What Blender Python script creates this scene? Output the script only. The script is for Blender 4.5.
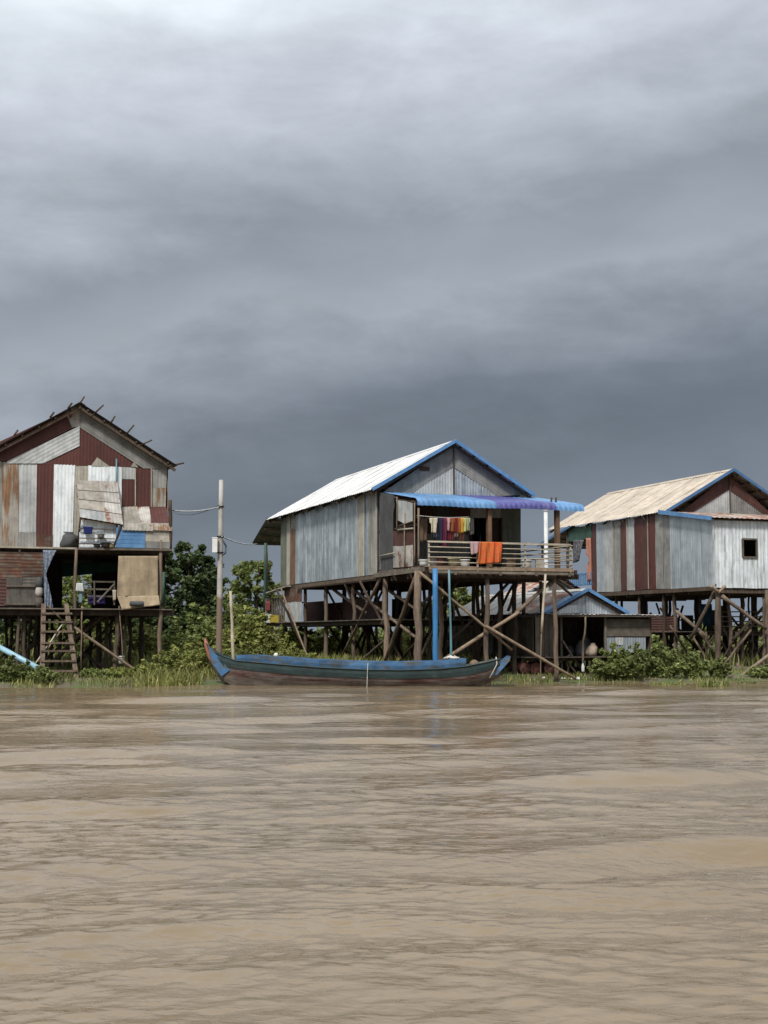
import bpy, bmesh, math, random
import numpy as np
from mathutils import Vector, Matrix

random.seed(11)
rng = np.random.default_rng(7)
R = math.radians
for o in list(bpy.data.objects):
    bpy.data.objects.remove(o)
scene = bpy.context.scene
COL = scene.collection

# ------------------------------------------------------------------ camera
FPX, CX, CY = 1420.0, 384.0, 512.0          # focal length in pixels of a 768 x 1024 picture
HORIZON = 636.0
PITCH = math.atan((HORIZON - CY) / FPX)
CAM = Vector((0, 0, 1.4))
cd = bpy.data.cameras.new('camera')
cam = bpy.data.objects.new('camera', cd)
COL.objects.link(cam)
cam.location = CAM
cam.rotation_euler = (R(90) + PITCH, 0, 0)
cd.sensor_fit = 'VERTICAL'
cd.sensor_height = 36.0
cd.lens = 36.0 * FPX / 1024.0
cd.clip_start = 0.1
cd.clip_end = 20000
scene.camera = cam
scene.render.resolution_x, scene.render.resolution_y = 768, 1024

# ------------------------------------------------------------------ sun and sky
SUN_EL, SUN_AZ = 50.0, 197.0                # azimuth clockwise from +Y; behind the camera, a little to its left
sd = bpy.data.lights.new('sun', 'SUN')
sd.energy = 2.2
sd.angle = R(9)
sd.color = (1.0, 0.965, 0.91)
sun = bpy.data.objects.new('sun', sd)
COL.objects.link(sun)
sdir = Vector((math.sin(R(SUN_AZ)) * math.cos(R(SUN_EL)), math.cos(R(SUN_AZ)) * math.cos(R(SUN_EL)), math.sin(R(SUN_EL))))
sun.rotation_euler = (-sdir).to_track_quat('-Z', 'Y').to_euler()
sun.location = sdir * 60

world = bpy.data.worlds.new('World')
scene.world = world
world.use_nodes = True


def N(nt, typ, ins=None, **attrs):
    n = nt.nodes.new(typ)
    for k, v in attrs.items():
        setattr(n, k, v)
    for k, v in (ins or {}).items():
        s = n.inputs[k]
        if isinstance(v, bpy.types.NodeSocket):
            nt.links.new(v, s)
        else:
            s.default_value = v
    return n


def ramp(nt, fac, stops, interp='LINEAR'):
    n = nt.nodes.new('ShaderNodeValToRGB')
    n.color_ramp.interpolation = interp
    el = n.color_ramp.elements
    while len(el) < len(stops):
        el.new(0.5)
    for e, (p, c) in zip(el, stops):
        e.position = p
        e.color = c if len(c) == 4 else (*c, 1)
    nt.links.new(fac, n.inputs[0])
    return n


SKY_A, SKY_B = (5.5, 9.1, 7.7), (3.3, 3.8, 6.1)


def build_world():
    nt = world.node_tree
    nt.nodes.clear()
    sky = N(nt, 'ShaderNodeTexSky', sky_type='NISHITA', sun_disc=False, sun_elevation=R(SUN_EL), sun_rotation=R(SUN_AZ),
            altitude=0, air_density=1.0, dust_density=2.0)
    tc = N(nt, 'ShaderNodeTexCoord')
    gen = tc.outputs['Generated']
    sep = N(nt, 'ShaderNodeSeparateXYZ', {0: gen})
    # cloud layer seen from below: bands lie across the sky, tilted down to the left
    def noise(rot, scale, loc, detail, rough, dist):
        mp = N(nt, 'ShaderNodeMapping', {'Vector': gen, 'Rotation': (0, R(rot), 0), 'Scale': scale, 'Location': loc})
        n = N(nt, 'ShaderNodeTexNoise', {'Vector': mp.outputs[0], 'Scale': 1.0, 'Detail': detail, 'Roughness': rough, 'Distortion': dist})
        return N(nt, 'ShaderNodeMath', {0: n.outputs[0], 1: -0.5}, operation='ADD').outputs[0]

    def add(a, b, k):
        return N(nt, 'ShaderNodeMath', {0: b, 1: k, 2: a}, operation='MULTIPLY_ADD').outputs[0]
    nA = noise(-9, (3.0, 3.0, 9.0), SKY_A, 4.0, 0.5, 0.4)
    nB = noise(-16, (5.5, 5.5, 15.0), SKY_B, 8.0, 0.58, 0.3)
    nC = noise(-22, (13.0, 13.0, 26.0), (1.3, 7.7, 2.0), 7.0, 0.6, 0.6)
    # height above the horizon, warped by the noise, through a ramp: dark base of the storm, paler overcast above
    h = add(sep.outputs['Z'], sep.outputs['X'], -0.17)
    h = add(add(add(h, nA, 0.13), nB, 0.06), nC, 0.016)
    g = 0.707
    cr = ramp(nt, h, [(p, tuple(g * k for k in c)) for p, c in (
        (0.00, (0.189, 0.227, 0.283)), (0.05, (0.168, 0.200, 0.245)), (0.11, (0.131, 0.154, 0.186)),
        (0.15, (0.148, 0.171, 0.204)), (0.19, (0.224, 0.252, 0.290)), (0.23, (0.311, 0.343, 0.387)), (0.275, (0.250, 0.278, 0.318)),
        (0.32, (0.337, 0.370, 0.418)), (0.38, (0.490, 0.528, 0.591)), (0.50, (0.80, 0.86, 0.91)), (1.0, (1.0, 1.03, 1.06)))])
    # puffy light and dark within the layer
    var = add(add(N(nt, 'ShaderNodeValue').outputs[0], nB, 0.55), nC, 0.28)
    var.node.inputs[2].links[0].from_node.inputs[2].links[0].from_node.outputs[0].default_value = 1.0
    mulv = N(nt, 'ShaderNodeVectorMath', {0: cr.outputs[0], 'Scale': var}, operation='SCALE')
    cr = mulv
    sc = N(nt, 'ShaderNodeVectorMath', {0: cr.outputs[0], 1: (10, 10, 10)}, operation='MULTIPLY')
    mix = N(nt, 'ShaderNodeMix', {0: 0.97}, data_type='RGBA')
    nt.links.new(sky.outputs[0], mix.inputs[6])
    nt.links.new(sc.outputs[0], mix.inputs[7])
    bg = N(nt, 'ShaderNodeBackground', {'Color': mix.outputs[2], 'Strength': 0.1})
    out = N(nt, 'ShaderNodeOutputWorld', {'Surface': bg.outputs[0]})


build_world()
vs = scene.view_settings
vs.view_transform = 'Standard'
vs.look = 'None'
vs.exposure = 0.75
vs.gamma = 1.0
vs.use_curve_mapping = False

# ------------------------------------------------------------------ pixel geometry
CT, ST = math.cos(PITCH), math.sin(PITCH)


def ray(px, py):
    u, v = (px - CX) / FPX, (CY - py) / FPX
    return Vector((u, CT - v * ST, ST + v * CT))


def at(px, py, Y):
    d = ray(px, py)
    return CAM + d * (Y / d.y)


# ------------------------------------------------------------------ materials
MATS = {}


def material(name, c1, c2=None, scale=(3, 3, 3), rough=0.75, metal=0.0, c3=None, c3_amt=0.45, c3_scale=(2, 2, 0.6),
             vary=0.25, bump=0.15, detail=5.0, hi=0.65, lo=0.35, dirt=0.35, spec=0.4, translucent=0.0, fine=None):
    """Weathered surface: two tones by stretched noise, an optional third tone in patches (rust, stains, paler streaks, painted glints), per-object variation."""
    m = bpy.data.materials.new(name)
    m.use_nodes = True
    nt = m.node_tree
    bs = nt.nodes['Principled BSDF']
    c2 = c2 or tuple(x * 0.7 for x in c1)
    tc = N(nt, 'ShaderNodeTexCoord')
    oi = N(nt, 'ShaderNodeObjectInfo')
    off = N(nt, 'ShaderNodeMath', {0: oi.outputs['Random'], 1: 57.0}, operation='MULTIPLY')
    add = N(nt, 'ShaderNodeVectorMath', {0: tc.outputs['Object'], 1: off.outputs[0]}, operation='ADD')
    mp = N(nt, 'ShaderNodeMapping', {'Vector': add.outputs[0], 'Scale': scale})
    n1 = N(nt, 'ShaderNodeTexNoise', {'Vector': mp.outputs[0], 'Scale': 1.0, 'Detail': detail, 'Roughness': 0.6})
    r1 = ramp(nt, n1.outputs[0], [(lo, c1), (hi, c2)])
    col = r1.outputs[0]
    if c3:
        mp3 = N(nt, 'ShaderNodeMapping', {'Vector': add.outputs[0], 'Scale': c3_scale, 'Location': (7, 3, 5)})
        n3 = N(nt, 'ShaderNodeTexNoise', {'Vector': mp3.outputs[0], 'Scale': 1.0, 'Detail': 6.0, 'Roughness': 0.65})
        r3 = ramp(nt, n3.outputs[0], [(1 - c3_amt - 0.04, (0, 0, 0)), (1 - c3_amt + 0.07, (1, 1, 1))])
        mx = N(nt, 'ShaderNodeMix', {0: r3.outputs[0]}, data_type='RGBA')
        nt.links.new(col, mx.inputs[6])
        mx.inputs[7].default_value = (*c3, 1)
        col = mx.outputs[2]
    # grime with a shape of its own
    nd = N(nt, 'ShaderNodeTexNoise', {'Vector': add.outputs[0], 'Scale': 1.7, 'Detail': 6.0, 'Roughness': 0.7})
    rd = ramp(nt, nd.outputs[0], [(0.35, (1 - dirt,) * 3), (0.6, (1, 1, 1))])
    mu = N(nt, 'ShaderNodeMix', {0: 1.0}, data_type='RGBA', blend_type='MULTIPLY')
    nt.links.new(col, mu.inputs[6])
    nt.links.new(rd.outputs[0], mu.inputs[7])
    vr = N(nt, 'ShaderNodeMapRange', {'Value': oi.outputs['Random'], 'To Min': 1 - vary, 'To Max': 1 + vary})
    vm = N(nt, 'ShaderNodeVectorMath', {0: mu.outputs[2], 'Scale': vr.outputs[0]}, operation='SCALE')
    nt.links.new(vm.outputs[0], bs.inputs['Base Color'])
    rr = N(nt, 'ShaderNodeMapRange', {'Value': n1.outputs[0], 'To Min': max(rough - 0.12, 0.05), 'To Max': min(rough + 0.12, 1)})
    nt.links.new(rr.outputs[0], bs.inputs['Roughness'])
    bs.inputs['Metallic'].default_value = metal
    bs.inputs['Specular IOR Level'].default_value = spec
    if bump:
        nb = N(nt, 'ShaderNodeTexNoise', {'Vector': mp.outputs[0], 'Scale': 2.5, 'Detail': 4.0})
        bp = N(nt, 'ShaderNodeBump', {'Strength': bump, 'Distance': 0.03, 'Height': nb.outputs[0]})
        nt.links.new(bp.outputs[0], bs.inputs['Normal'])
    MATS[name] = m
    return m


RUST = (0.20, 0.075, 0.032)
material('galv_new', (0.50, 0.545, 0.57), (0.25, 0.295, 0.32), (6, 4, 0.35), rough=0.30, metal=0.28, vary=0.16, dirt=0.4, bump=0.3, c3=(0.78, 0.81, 0.82), c3_amt=0.36, c3_scale=(8, 5, 0.35))  # pale third tone paints narrow vertical glints into the sheet colour
material('galv_blue', (0.44, 0.48, 0.51), (0.32, 0.36, 0.39), (7, 7, 0.5), rough=0.48, metal=0.3, vary=0.08, dirt=0.3, c3=(0.58, 0.61, 0.62), c3_amt=0.36, c3_scale=(6, 6, 0.5))
material('galv_old', (0.30, 0.295, 0.275), (0.21, 0.205, 0.19), (4, 4, 0.5), rough=0.65, metal=0.1, vary=0.22, c3=(0.23, 0.185, 0.14), c3_amt=0.33)
material('galv_pale', (0.50, 0.51, 0.50), (0.37, 0.385, 0.38), (4, 4, 0.5), rough=0.55, metal=0.15, vary=0.14, c3=(0.34, 0.33, 0.30), c3_amt=0.35)
material('galv_beige', (0.42, 0.39, 0.325), (0.30, 0.28, 0.235), (4, 4, 0.5), rough=0.65, metal=0.05, vary=0.14, c3=(0.27, 0.24, 0.19), c3_amt=0.35)
material('galv_bright', (0.90, 0.93, 0.94), (0.70, 0.75, 0.77), (7, 7, 1.4), rough=0.42, metal=0.1, vary=0.04, dirt=0.22, c3=(0.48, 0.55, 0.52), c3_amt=0.42, c3_scale=(5, 5, 1.6))
material('galv_streak', (0.80, 0.84, 0.86), (0.56, 0.60, 0.62), (9, 9, 0.7), rough=0.42, metal=0.1, vary=0.07, dirt=0.25, c3=(0.36, 0.36, 0.34), c3_amt=0.42, c3_scale=(8, 8, 0.8))
material('rust_streaked', (0.36, 0.34, 0.30), (0.27, 0.255, 0.22), (4, 4, 0.5), rough=0.75, c3=(0.23, 0.125, 0.062), c3_amt=0.50, c3_scale=(5, 5, 0.6))
material('rust_patchy', (0.42, 0.40, 0.365), (0.33, 0.315, 0.29), (4, 4, 1.2), rough=0.7, c3=(0.19, 0.075, 0.04), c3_amt=0.44, c3_scale=(3.5, 3.5, 2.2))
material('rust_heavy', (0.125, 0.05, 0.028), (0.085, 0.048, 0.034), (4, 4, 2), rough=0.85, c3=(0.13, 0.105, 0.082), c3_amt=0.46, c3_scale=(2, 2, 3))
material('panel_dirty', (0.125, 0.112, 0.095), (0.075, 0.068, 0.06), (5, 5, 2), rough=0.85, vary=0.2, dirt=0.45, c3=(0.13, 0.055, 0.03), c3_amt=0.4, c3_scale=(2, 2, 2))
material('flap_dirty', (0.36, 0.33, 0.285), (0.25, 0.225, 0.19), (4, 4, 2), rough=0.75, vary=0.1, dirt=0.35, c3=(0.16, 0.085, 0.05), c3_amt=0.36, c3_scale=(4, 4, 2))
material('maroon', (0.098, 0.030, 0.023), (0.072, 0.024, 0.019), (4, 4, 0.6), rough=0.6, vary=0.12, dirt=0.25)
material('maroon_worn', (0.092, 0.036, 0.028), (0.066, 0.030, 0.025), (4, 4, 0.6), rough=0.65, vary=0.15, dirt=0.3, c3=(0.19, 0.17, 0.155), c3_amt=0.27, c3_scale=(7, 7, 0.9))
material('roof_white', (0.66, 0.655, 0.64), (0.56, 0.555, 0.54), (4, 0.9, 4), rough=0.5, metal=0.0, vary=0.05, dirt=0.16, c3=(0.45, 0.43, 0.395), c3_amt=0.36, c3_scale=(1.2, 5, 1.2))
material('roof_beige', (0.52, 0.45, 0.365), (0.41, 0.35, 0.28), (3, 1.2, 3), rough=0.7, vary=0.07, dirt=0.25, c3=(0.32, 0.24, 0.17), c3_amt=0.40, c3_scale=(1.2, 5, 1.2))
material('roof_dark', (0.10, 0.085, 0.075), (0.06, 0.05, 0.045), (3, 3, 3), rough=0.8)
material('roof_grey', (0.56, 0.545, 0.515), (0.44, 0.43, 0.40), (3, 3, 3), rough=0.7, vary=0.1, dirt=0.25)
material('roof_rust', (0.46, 0.40, 0.35), (0.34, 0.29, 0.25), (3, 3, 3), rough=0.8, c3=(0.27, 0.105, 0.06), c3_amt=0.50, c3_scale=(4, 0.8, 1))
material('blue_paint', (0.075, 0.165, 0.32), (0.06, 0.135, 0.27), (3, 3, 3), rough=0.5, vary=0.08, dirt=0.25)
material('blue_awning', (0.12, 0.265, 0.48), (0.085, 0.205, 0.40), (6, 6, 3), rough=0.5, vary=0.08, dirt=0.3, c3=(0.16, 0.30, 0.48), c3_amt=0.4)
material('purple_awning', (0.085, 0.085, 0.29), (0.065, 0.068, 0.24), (6, 6, 3), rough=0.5, vary=0.08, dirt=0.3, c3=(0.12, 0.12, 0.29), c3_amt=0.4)
material('blue_pipe', (0.045, 0.185, 0.40), (0.035, 0.15, 0.33), (4, 4, 1), rough=0.5, vary=0.05, dirt=0.3)
material('teal_pipe', (0.12, 0.25, 0.29), (0.09, 0.19, 0.22), (4, 4, 1), rough=0.5, vary=0.1, dirt=0.3)
material('cyan_pipe', (0.33, 0.52, 0.62), (0.25, 0.42, 0.52), (4, 4, 1), rough=0.4, vary=0.05, dirt=0.3)
material('green_paint', (0.045, 0.10, 0.075), (0.03, 0.07, 0.05), (4, 4, 1), rough=0.6, vary=0.1)
material('green_board', (0.14, 0.15, 0.11), (0.10, 0.11, 0.085), (4, 4, 0.5), rough=0.7, vary=0.12)
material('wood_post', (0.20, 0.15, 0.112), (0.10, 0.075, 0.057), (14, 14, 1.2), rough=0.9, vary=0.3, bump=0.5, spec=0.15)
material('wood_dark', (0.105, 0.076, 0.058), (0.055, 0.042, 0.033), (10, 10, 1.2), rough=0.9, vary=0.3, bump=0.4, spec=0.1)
material('wood_light', (0.27, 0.20, 0.14), (0.18, 0.135, 0.095), (10, 10, 1.5), rough=0.85, vary=0.25, bump=0.4, spec=0.2)
material('wood_board', (0.17, 0.145, 0.115), (0.11, 0.092, 0.074), (3, 3, 3), rough=0.9, vary=0.3, spec=0.15)
material('wood_brown', (0.19, 0.115, 0.07), (0.13, 0.078, 0.048), (10, 10, 1), rough=0.7, vary=0.12, spec=0.25)
material('bamboo', (0.44, 0.39, 0.30), (0.33, 0.28, 0.20), (5, 5, 5), rough=0.6, vary=0.2)
material('batten', (0.42, 0.38, 0.31), (0.32, 0.28, 0.22), (6, 6, 2), rough=0.8, vary=0.2)
material('white_paint', (0.66, 0.67, 0.65), (0.52, 0.53, 0.52), (4, 4, 1), rough=0.55, vary=0.05, dirt=0.25)
material('concrete', (0.44, 0.42, 0.385), (0.32, 0.30, 0.275), (6, 6, 1.2), rough=0.9, vary=0.05, dirt=0.3, bump=0.3)
material('plastic_white', (0.68, 0.68, 0.66), (0.6, 0.6, 0.57), (4, 4, 4), rough=0.35, vary=0.05, dirt=0.15, bump=0)
material('plastic_cream', (0.42, 0.38, 0.22), (0.36, 0.32, 0.19), (4, 4, 4), rough=0.4, vary=0.05, dirt=0.2, bump=0)
material('plastic_yellow', (0.55, 0.42, 0.07), (0.48, 0.36, 0.06), (4, 4, 4), rough=0.4, vary=0.05, dirt=0.2, bump=0)
material('metal_dark', (0.05, 0.05, 0.052), (0.035, 0.035, 0.035), (5, 5, 5), rough=0.5, metal=0.3, vary=0.2)
material('metal_pot', (0.42, 0.42, 0.42), (0.28, 0.28, 0.28), (5, 5, 5), rough=0.35, metal=0.8, vary=0.2)
material('tarp_tan', (0.40, 0.31, 0.20), (0.30, 0.235, 0.155), (5, 5, 0.9), rough=0.9, vary=0.03, dirt=0.42, bump=0.5, c3=(0.24, 0.185, 0.125), c3_amt=0.36, c3_scale=(3, 3, 1.5))
material('tarp_grey', (0.085, 0.088, 0.088), (0.06, 0.063, 0.063), (4, 4, 1), rough=0.8, vary=0.1, bump=0.3)
material('curtain_blue', (0.24, 0.28, 0.33), (0.10, 0.13, 0.19), (22, 22, 22), rough=0.95, vary=0.03, bump=0.1, detail=2, lo=0.42, hi=0.56)
material('curtain_grey', (0.20, 0.20, 0.21), (0.06, 0.06, 0.07), (20, 20, 5), rough=0.95, vary=0.03, detail=2, lo=0.42, hi=0.55)
material('curtain_pink', (0.42, 0.19, 0.13), (0.34, 0.15, 0.11), (8, 8, 3), rough=0.95, vary=0.03)
material('green_cloth', (0.055, 0.17, 0.12), (0.045, 0.14, 0.10), (3, 3, 3), rough=0.9, vary=0.05)
material('boat_blue', (0.065, 0.175, 0.34), (0.05, 0.135, 0.27), (1.5, 5, 6), rough=0.6, vary=0.04, c3=(0.10, 0.105, 0.10), c3_amt=0.47, c3_scale=(1.8, 3, 9), dirt=0.55)
material('boat_green', (0.030, 0.058, 0.058), (0.020, 0.037, 0.038), (1.5, 5, 6), rough=0.65, vary=0.04, c3=(0.13, 0.12, 0.105), c3_amt=0.36, c3_scale=(2.5, 3, 16), dirt=0.4)
material('boat_red', (0.115, 0.045, 0.037), (0.075, 0.042, 0.037), (1.5, 5, 6), rough=0.7, vary=0.04, c3=(0.15, 0.125, 0.11), c3_amt=0.53, c3_scale=(0.9, 3, 7), dirt=0.5)
material('boat_hull', (0.17, 0.14, 0.115), (0.09, 0.072, 0.06), (1.2, 5, 8), rough=0.8, vary=0.04, dirt=0.5)
material('boat_tip', (0.33, 0.135, 0.075), (0.25, 0.10, 0.06), (4, 4, 4), rough=0.6, vary=0.03)
material('rope', (0.55, 0.53, 0.48), (0.4, 0.38, 0.34), (8, 8, 8), rough=0.9)
material('cable_pale', (0.50, 0.52, 0.54), (0.42, 0.44, 0.46), (4, 4, 4), rough=0.6, bump=0)
material('cable_dark', (0.05, 0.05, 0.055), (0.04, 0.04, 0.04), (4, 4, 4), rough=0.6, bump=0)
material('drum_rust', (0.14, 0.045, 0.03), (0.09, 0.032, 0.025), (4, 4, 4), rough=0.7, vary=0.2)
material('trunk', (0.11, 0.085, 0.062), (0.065, 0.05, 0.038), (8, 8, 2), rough=0.95, bump=0.6, spec=0.1)


def cloth_mat(name, c, c2=None):
    return material(name, c, c2 or tuple(x * 0.8 for x in c), (9, 9, 9), rough=0.95, vary=0.02, dirt=0.15, bump=0.1, spec=0.1)


def leaf_material(name, dark, mid, light):
    m = bpy.data.materials.new(name)
    m.use_nodes = True
    nt = m.node_tree
    bs = nt.nodes['Principled BSDF']
    g = N(nt, 'ShaderNodeNewGeometry')
    cr = ramp(nt, g.outputs['Random Per Island'], [(0.0, dark), (0.55, mid), (1.0, light)])
    nz = N(nt, 'ShaderNodeTexNoise', {'Vector': g.outputs['Position'], 'Scale': 0.9, 'Detail': 3.0})
    hs = N(nt, 'ShaderNodeMapRange', {'Value': nz.outputs[0], 'From Min': 0.3, 'From Max': 0.7, 'To Min': 0.7, 'To Max': 1.25})
    vm = N(nt, 'ShaderNodeVectorMath', {0: cr.outputs[0], 'Scale': hs.outputs[0]}, operation='SCALE')
    nt.links.new(vm.outputs[0], bs.inputs['Base Color'])
    bs.inputs['Roughness'].default_value = 0.55
    bs.inputs['Specular IOR Level'].default_value = 0.3
    tr = N(nt, 'ShaderNodeBsdfTranslucent', {'Color': vm.outputs[0]})
    mx = N(nt, 'ShaderNodeMixShader', {0: 0.3, 1: bs.outputs[0], 2: tr.outputs[0]})
    nt.links.new(mx.outputs[0], nt.nodes['Material Output'].inputs['Surface'])
    MATS[name] = m


leaf_material('leaf_dark', (0.038, 0.06, 0.022), (0.069, 0.103, 0.037), (0.126, 0.162, 0.063))
leaf_material('leaf_mid', (0.096, 0.128, 0.034), (0.171, 0.208, 0.06), (0.267, 0.296, 0.096))
leaf_material('leaf_light', (0.163, 0.188, 0.046), (0.267, 0.289, 0.08), (0.386, 0.39, 0.139))
leaf_material('leaf_shrub', (0.094, 0.125, 0.038), (0.182, 0.219, 0.069), (0.331, 0.355, 0.128))
leaf_material('reed', (0.139, 0.162, 0.045), (0.221, 0.246, 0.076), (0.365, 0.348, 0.151))
leaf_material('lawn', (0.127, 0.149, 0.042), (0.219, 0.234, 0.071), (0.364, 0.328, 0.119))


# ------------------------------------------------------------------ object helpers
def link(name, mesh, mat=None, parent=None, loc=None, smooth=False):
    o = bpy.data.objects.new(name, mesh)
    COL.objects.link(o)
    if mat:
        m = MATS[mat] if isinstance(mat, str) else mat
        if not mesh.materials:
            mesh.materials.append(m)
    if parent:
        o.parent = parent
        # parts keep their place in the frame of the whole thing
        if parent.parent:
            o.location = -Vector(parent.location)
    if loc is not None:
        o.location = Vector(o.location) + Vector(loc)
    if smooth:
        mesh.polygons.foreach_set('use_smooth', [True] * len(mesh.polygons))
    return o


def tag(o, label, cat=None, group=None, kind=None):
    o['label'] = label
    if cat:
        o['category'] = cat
    if group:
        o['group'] = group
    if kind:
        o['kind'] = kind
    return o


def empty(name, loc=(0, 0, 0), rz=0.0):
    o = bpy.data.objects.new(name, None)
    o.empty_display_size = 0.3
    COL.objects.link(o)
    o.location = loc
    o.rotation_euler = (0, 0, rz)
    return o


class MB:
    """collects vertices and faces of one mesh"""

    def __init__(s):
        s.v, s.f = [], []

    def add(s, vs_, fs_):
        n = len(s.v)
        s.v += [tuple(p) for p in vs_]
        s.f += [tuple(i + n for i in f) for f in fs_]

    def box(s, lo, hi):
        (a, b, c), (d, e, f) = lo, hi
        s.add([(a, b, c), (d, b, c), (d, e, c), (a, e, c), (a, b, f), (d, b, f), (d, e, f), (a, e, f)],
              [(3, 2, 1, 0), (4, 5, 6, 7), (0, 1, 5, 4), (1, 2, 6, 5), (2, 3, 7, 6), (3, 0, 4, 7)])

    def beam(s, p, q, w, h, up=(0, 0, 1)):
        p, q = Vector(p), Vector(q)
        d = (q - p).normalized()
        side = d.cross(Vector(up))
        if side.length < 1e-4:
            side = d.cross(Vector((1, 0, 0)))
        side.normalize()
        u = side.cross(d)
        side, u = side * w / 2, u * h / 2
        c = [-side - u, side - u, side + u, -side + u]
        s.add([p + k for k in c] + [q + k for k in c],
              [(3, 2, 1, 0), (4, 5, 6, 7), (0, 1, 5, 4), (1, 2, 6, 5), (2, 3, 7, 6), (3, 0, 4, 7)])

    def tube(s, pts, rad, n=7):
        pts = [Vector(p) for p in pts]
        rings = []
        d0 = (pts[1] - pts[0]).normalized()
        ref = Vector((0, 0, 1)) if abs(d0.z) < 0.9 else Vector((1, 0, 0))
        base = len(s.v)
        for i, p in enumerate(pts):
            d = (pts[min(i + 1, len(pts) - 1)] - pts[max(i - 1, 0)]).normalized()
            x = d.cross(ref).normalized()
            y = d.cross(x)
            r = rad[i] if hasattr(rad, '__len__') else rad
            for k in range(n):
                a = 2 * math.pi * k / n
                s.v.append(tuple(p + (x * math.cos(a) + y * math.sin(a)) * r))
        for i in range(len(pts) - 1):
            for k in range(n):
                a, b = base + i * n + k, base + i * n + (k + 1) % n
                s.f.append((a, b, b + n, a + n))
        s.f.append(tuple(base + k for k in range(n))[::-1])
        s.f.append(tuple(base + (len(pts) - 1) * n + k for k in range(n)))

    def lathe(s, prof, c=(0, 0, 0), n=16):
        base = len(s.v)
        for r, z in prof:
            for k in range(n):
                a = 2 * math.pi * k / n
                s.v.append((c[0] + r * math.cos(a), c[1] + r * math.sin(a), c[2] + z))
        for i in range(len(prof) - 1):
            for k in range(n):
                a, b = base + i * n + k, base + i * n + (k + 1) % n
                s.f.append((a, b, b + n, a + n))
        s.f.append(tuple(base + k for k in range(n))[::-1])

    def build(s, name, mat, parent=None, smooth=False, center=True):
        me = bpy.data.meshes.new(name)
        vv = s.v
        loc = (0, 0, 0)
        if center and vv:
            a = np.array(vv)
            loc = tuple((a.min(0) + a.max(0)) / 2)
            vv = (a - np.array(loc)).tolist()
        me.from_pydata(vv, [], s.f)
        me.update()
        return link(name, me, mat, parent, loc, smooth)


def lerp(a, b, t):
    return a + (b - a) * t


def log(name, parent, p, q, r0, r1, mat='wood_post', wob=0.02, n=8, seg=6):
    """an uneven round timber from p to q"""
    p, q = Vector(p), Vector(q)
    pts, rad = [], []
    for i in range(seg + 1):
        t = i / seg
        k = 0 if i in (0, seg) else 1
        pts.append(p.lerp(q, t) + Vector((random.uniform(-wob, wob), random.uniform(-wob, wob), 0)) * k)
        rad.append(lerp(r0, r1, t) * random.uniform(0.92, 1.08))
    m = MB()
    m.tube(pts, rad, n)
    return m.build(name, mat, parent, smooth=True)


def plank(name, parent, p, q, w, h, mat='wood_board', up=(0, 0, 1)):
    m = MB()
    m.beam(p, q, w, h, up)
    return m.build(name, mat, parent)


def interval(poly, s):
    ts = []
    n = len(poly)
    for i in range(n):
        (s0, t0), (s1, t1) = poly[i], poly[(i + 1) % n]
        if abs(s1 - s0) < 1e-9:
            if abs(s - s0) < 1e-6:
                ts += [t0, t1]
            continue
        k = (s - s0) / (s1 - s0)
        if -1e-6 <= k <= 1 + 1e-6:
            ts.append(t0 + (t1 - t0) * k)
    return (min(ts), max(ts)) if ts else None


def sheet(parent, poly, plane, mat, rib=(0, 1), pitch=0.10, amp=0.010, off=0.0, name='sheet', tilt=0.0, dent=0.007):
    """a corrugated sheet cut to a convex polygon; plane = (O, U, V, N); ribs run along rib in (U, V)"""
    O, U, V, Nn = [Vector(x) for x in plane]
    l = math.hypot(*rib)
    e = (rib[0] / l, rib[1] / l)
    nn = (e[1], -e[0])
    pq = [(p[0] * nn[0] + p[1] * nn[1], p[0] * e[0] + p[1] * e[1]) for p in poly]
    s0, s1 = min(p[0] for p in pq), max(p[0] for p in pq)
    pitch = (s1 - s0) / max(1, round((s1 - s0) / pitch))
    k = max(2, int((s1 - s0) / (pitch / 4)))
    ss = sorted(set([s0 + (s1 - s0) * i / k for i in range(k + 1)] + [p[0] for p in pq]))
    rows = 4
    dp = [random.uniform(0, 6.28) for _ in range(4)]
    jt = [random.uniform(-0.012, 0.012) for _ in range(4)]
    cols = []
    for s in ss:
        iv = interval(pq, min(max(s, s0 + 1e-6), s1 - 1e-6))
        if iv is None:
            continue
        f = (s - s0) / max(s1 - s0, 1e-6)
        lo, hi = iv[0] + lerp(jt[0], jt[1], f), iv[1] + lerp(jt[2], jt[3], f) * 0.6
        col = []
        for k in range(rows + 1):
            t = lerp(lo, hi, k / rows)
            d = off + amp * math.cos(2 * math.pi * (s - s0) / pitch) + tilt * (s - s0)
            d += dent * (math.sin(t * 2.7 + dp[0] + f * 2) * math.sin(f * 3.1 + dp[1]) + 0.5 * math.sin(t * 6.1 + dp[2]) * math.sin(f * 5 + dp[3]))
            x, y = s * nn[0] + t * e[0], s * nn[1] + t * e[1]
            col.append(tuple(O + U * x + V * y + Nn * d))
        cols.append(col)
    m = MB()
    w = rows + 1
    m.add([p for c in cols for p in c], [(a * w + k, (a + 1) * w + k, (a + 1) * w + k + 1, a * w + k + 1) for a in range(len(cols) - 1) for k in range(rows)])
    return m.build(name, mat, parent, smooth=True)


YAW = R(20.0)
B2 = Vector((math.cos(YAW), math.sin(YAW), 0))       # along the fronts, to the right
A2 = Vector((-math.sin(YAW), math.cos(YAW), 0))      # back into the land


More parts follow.
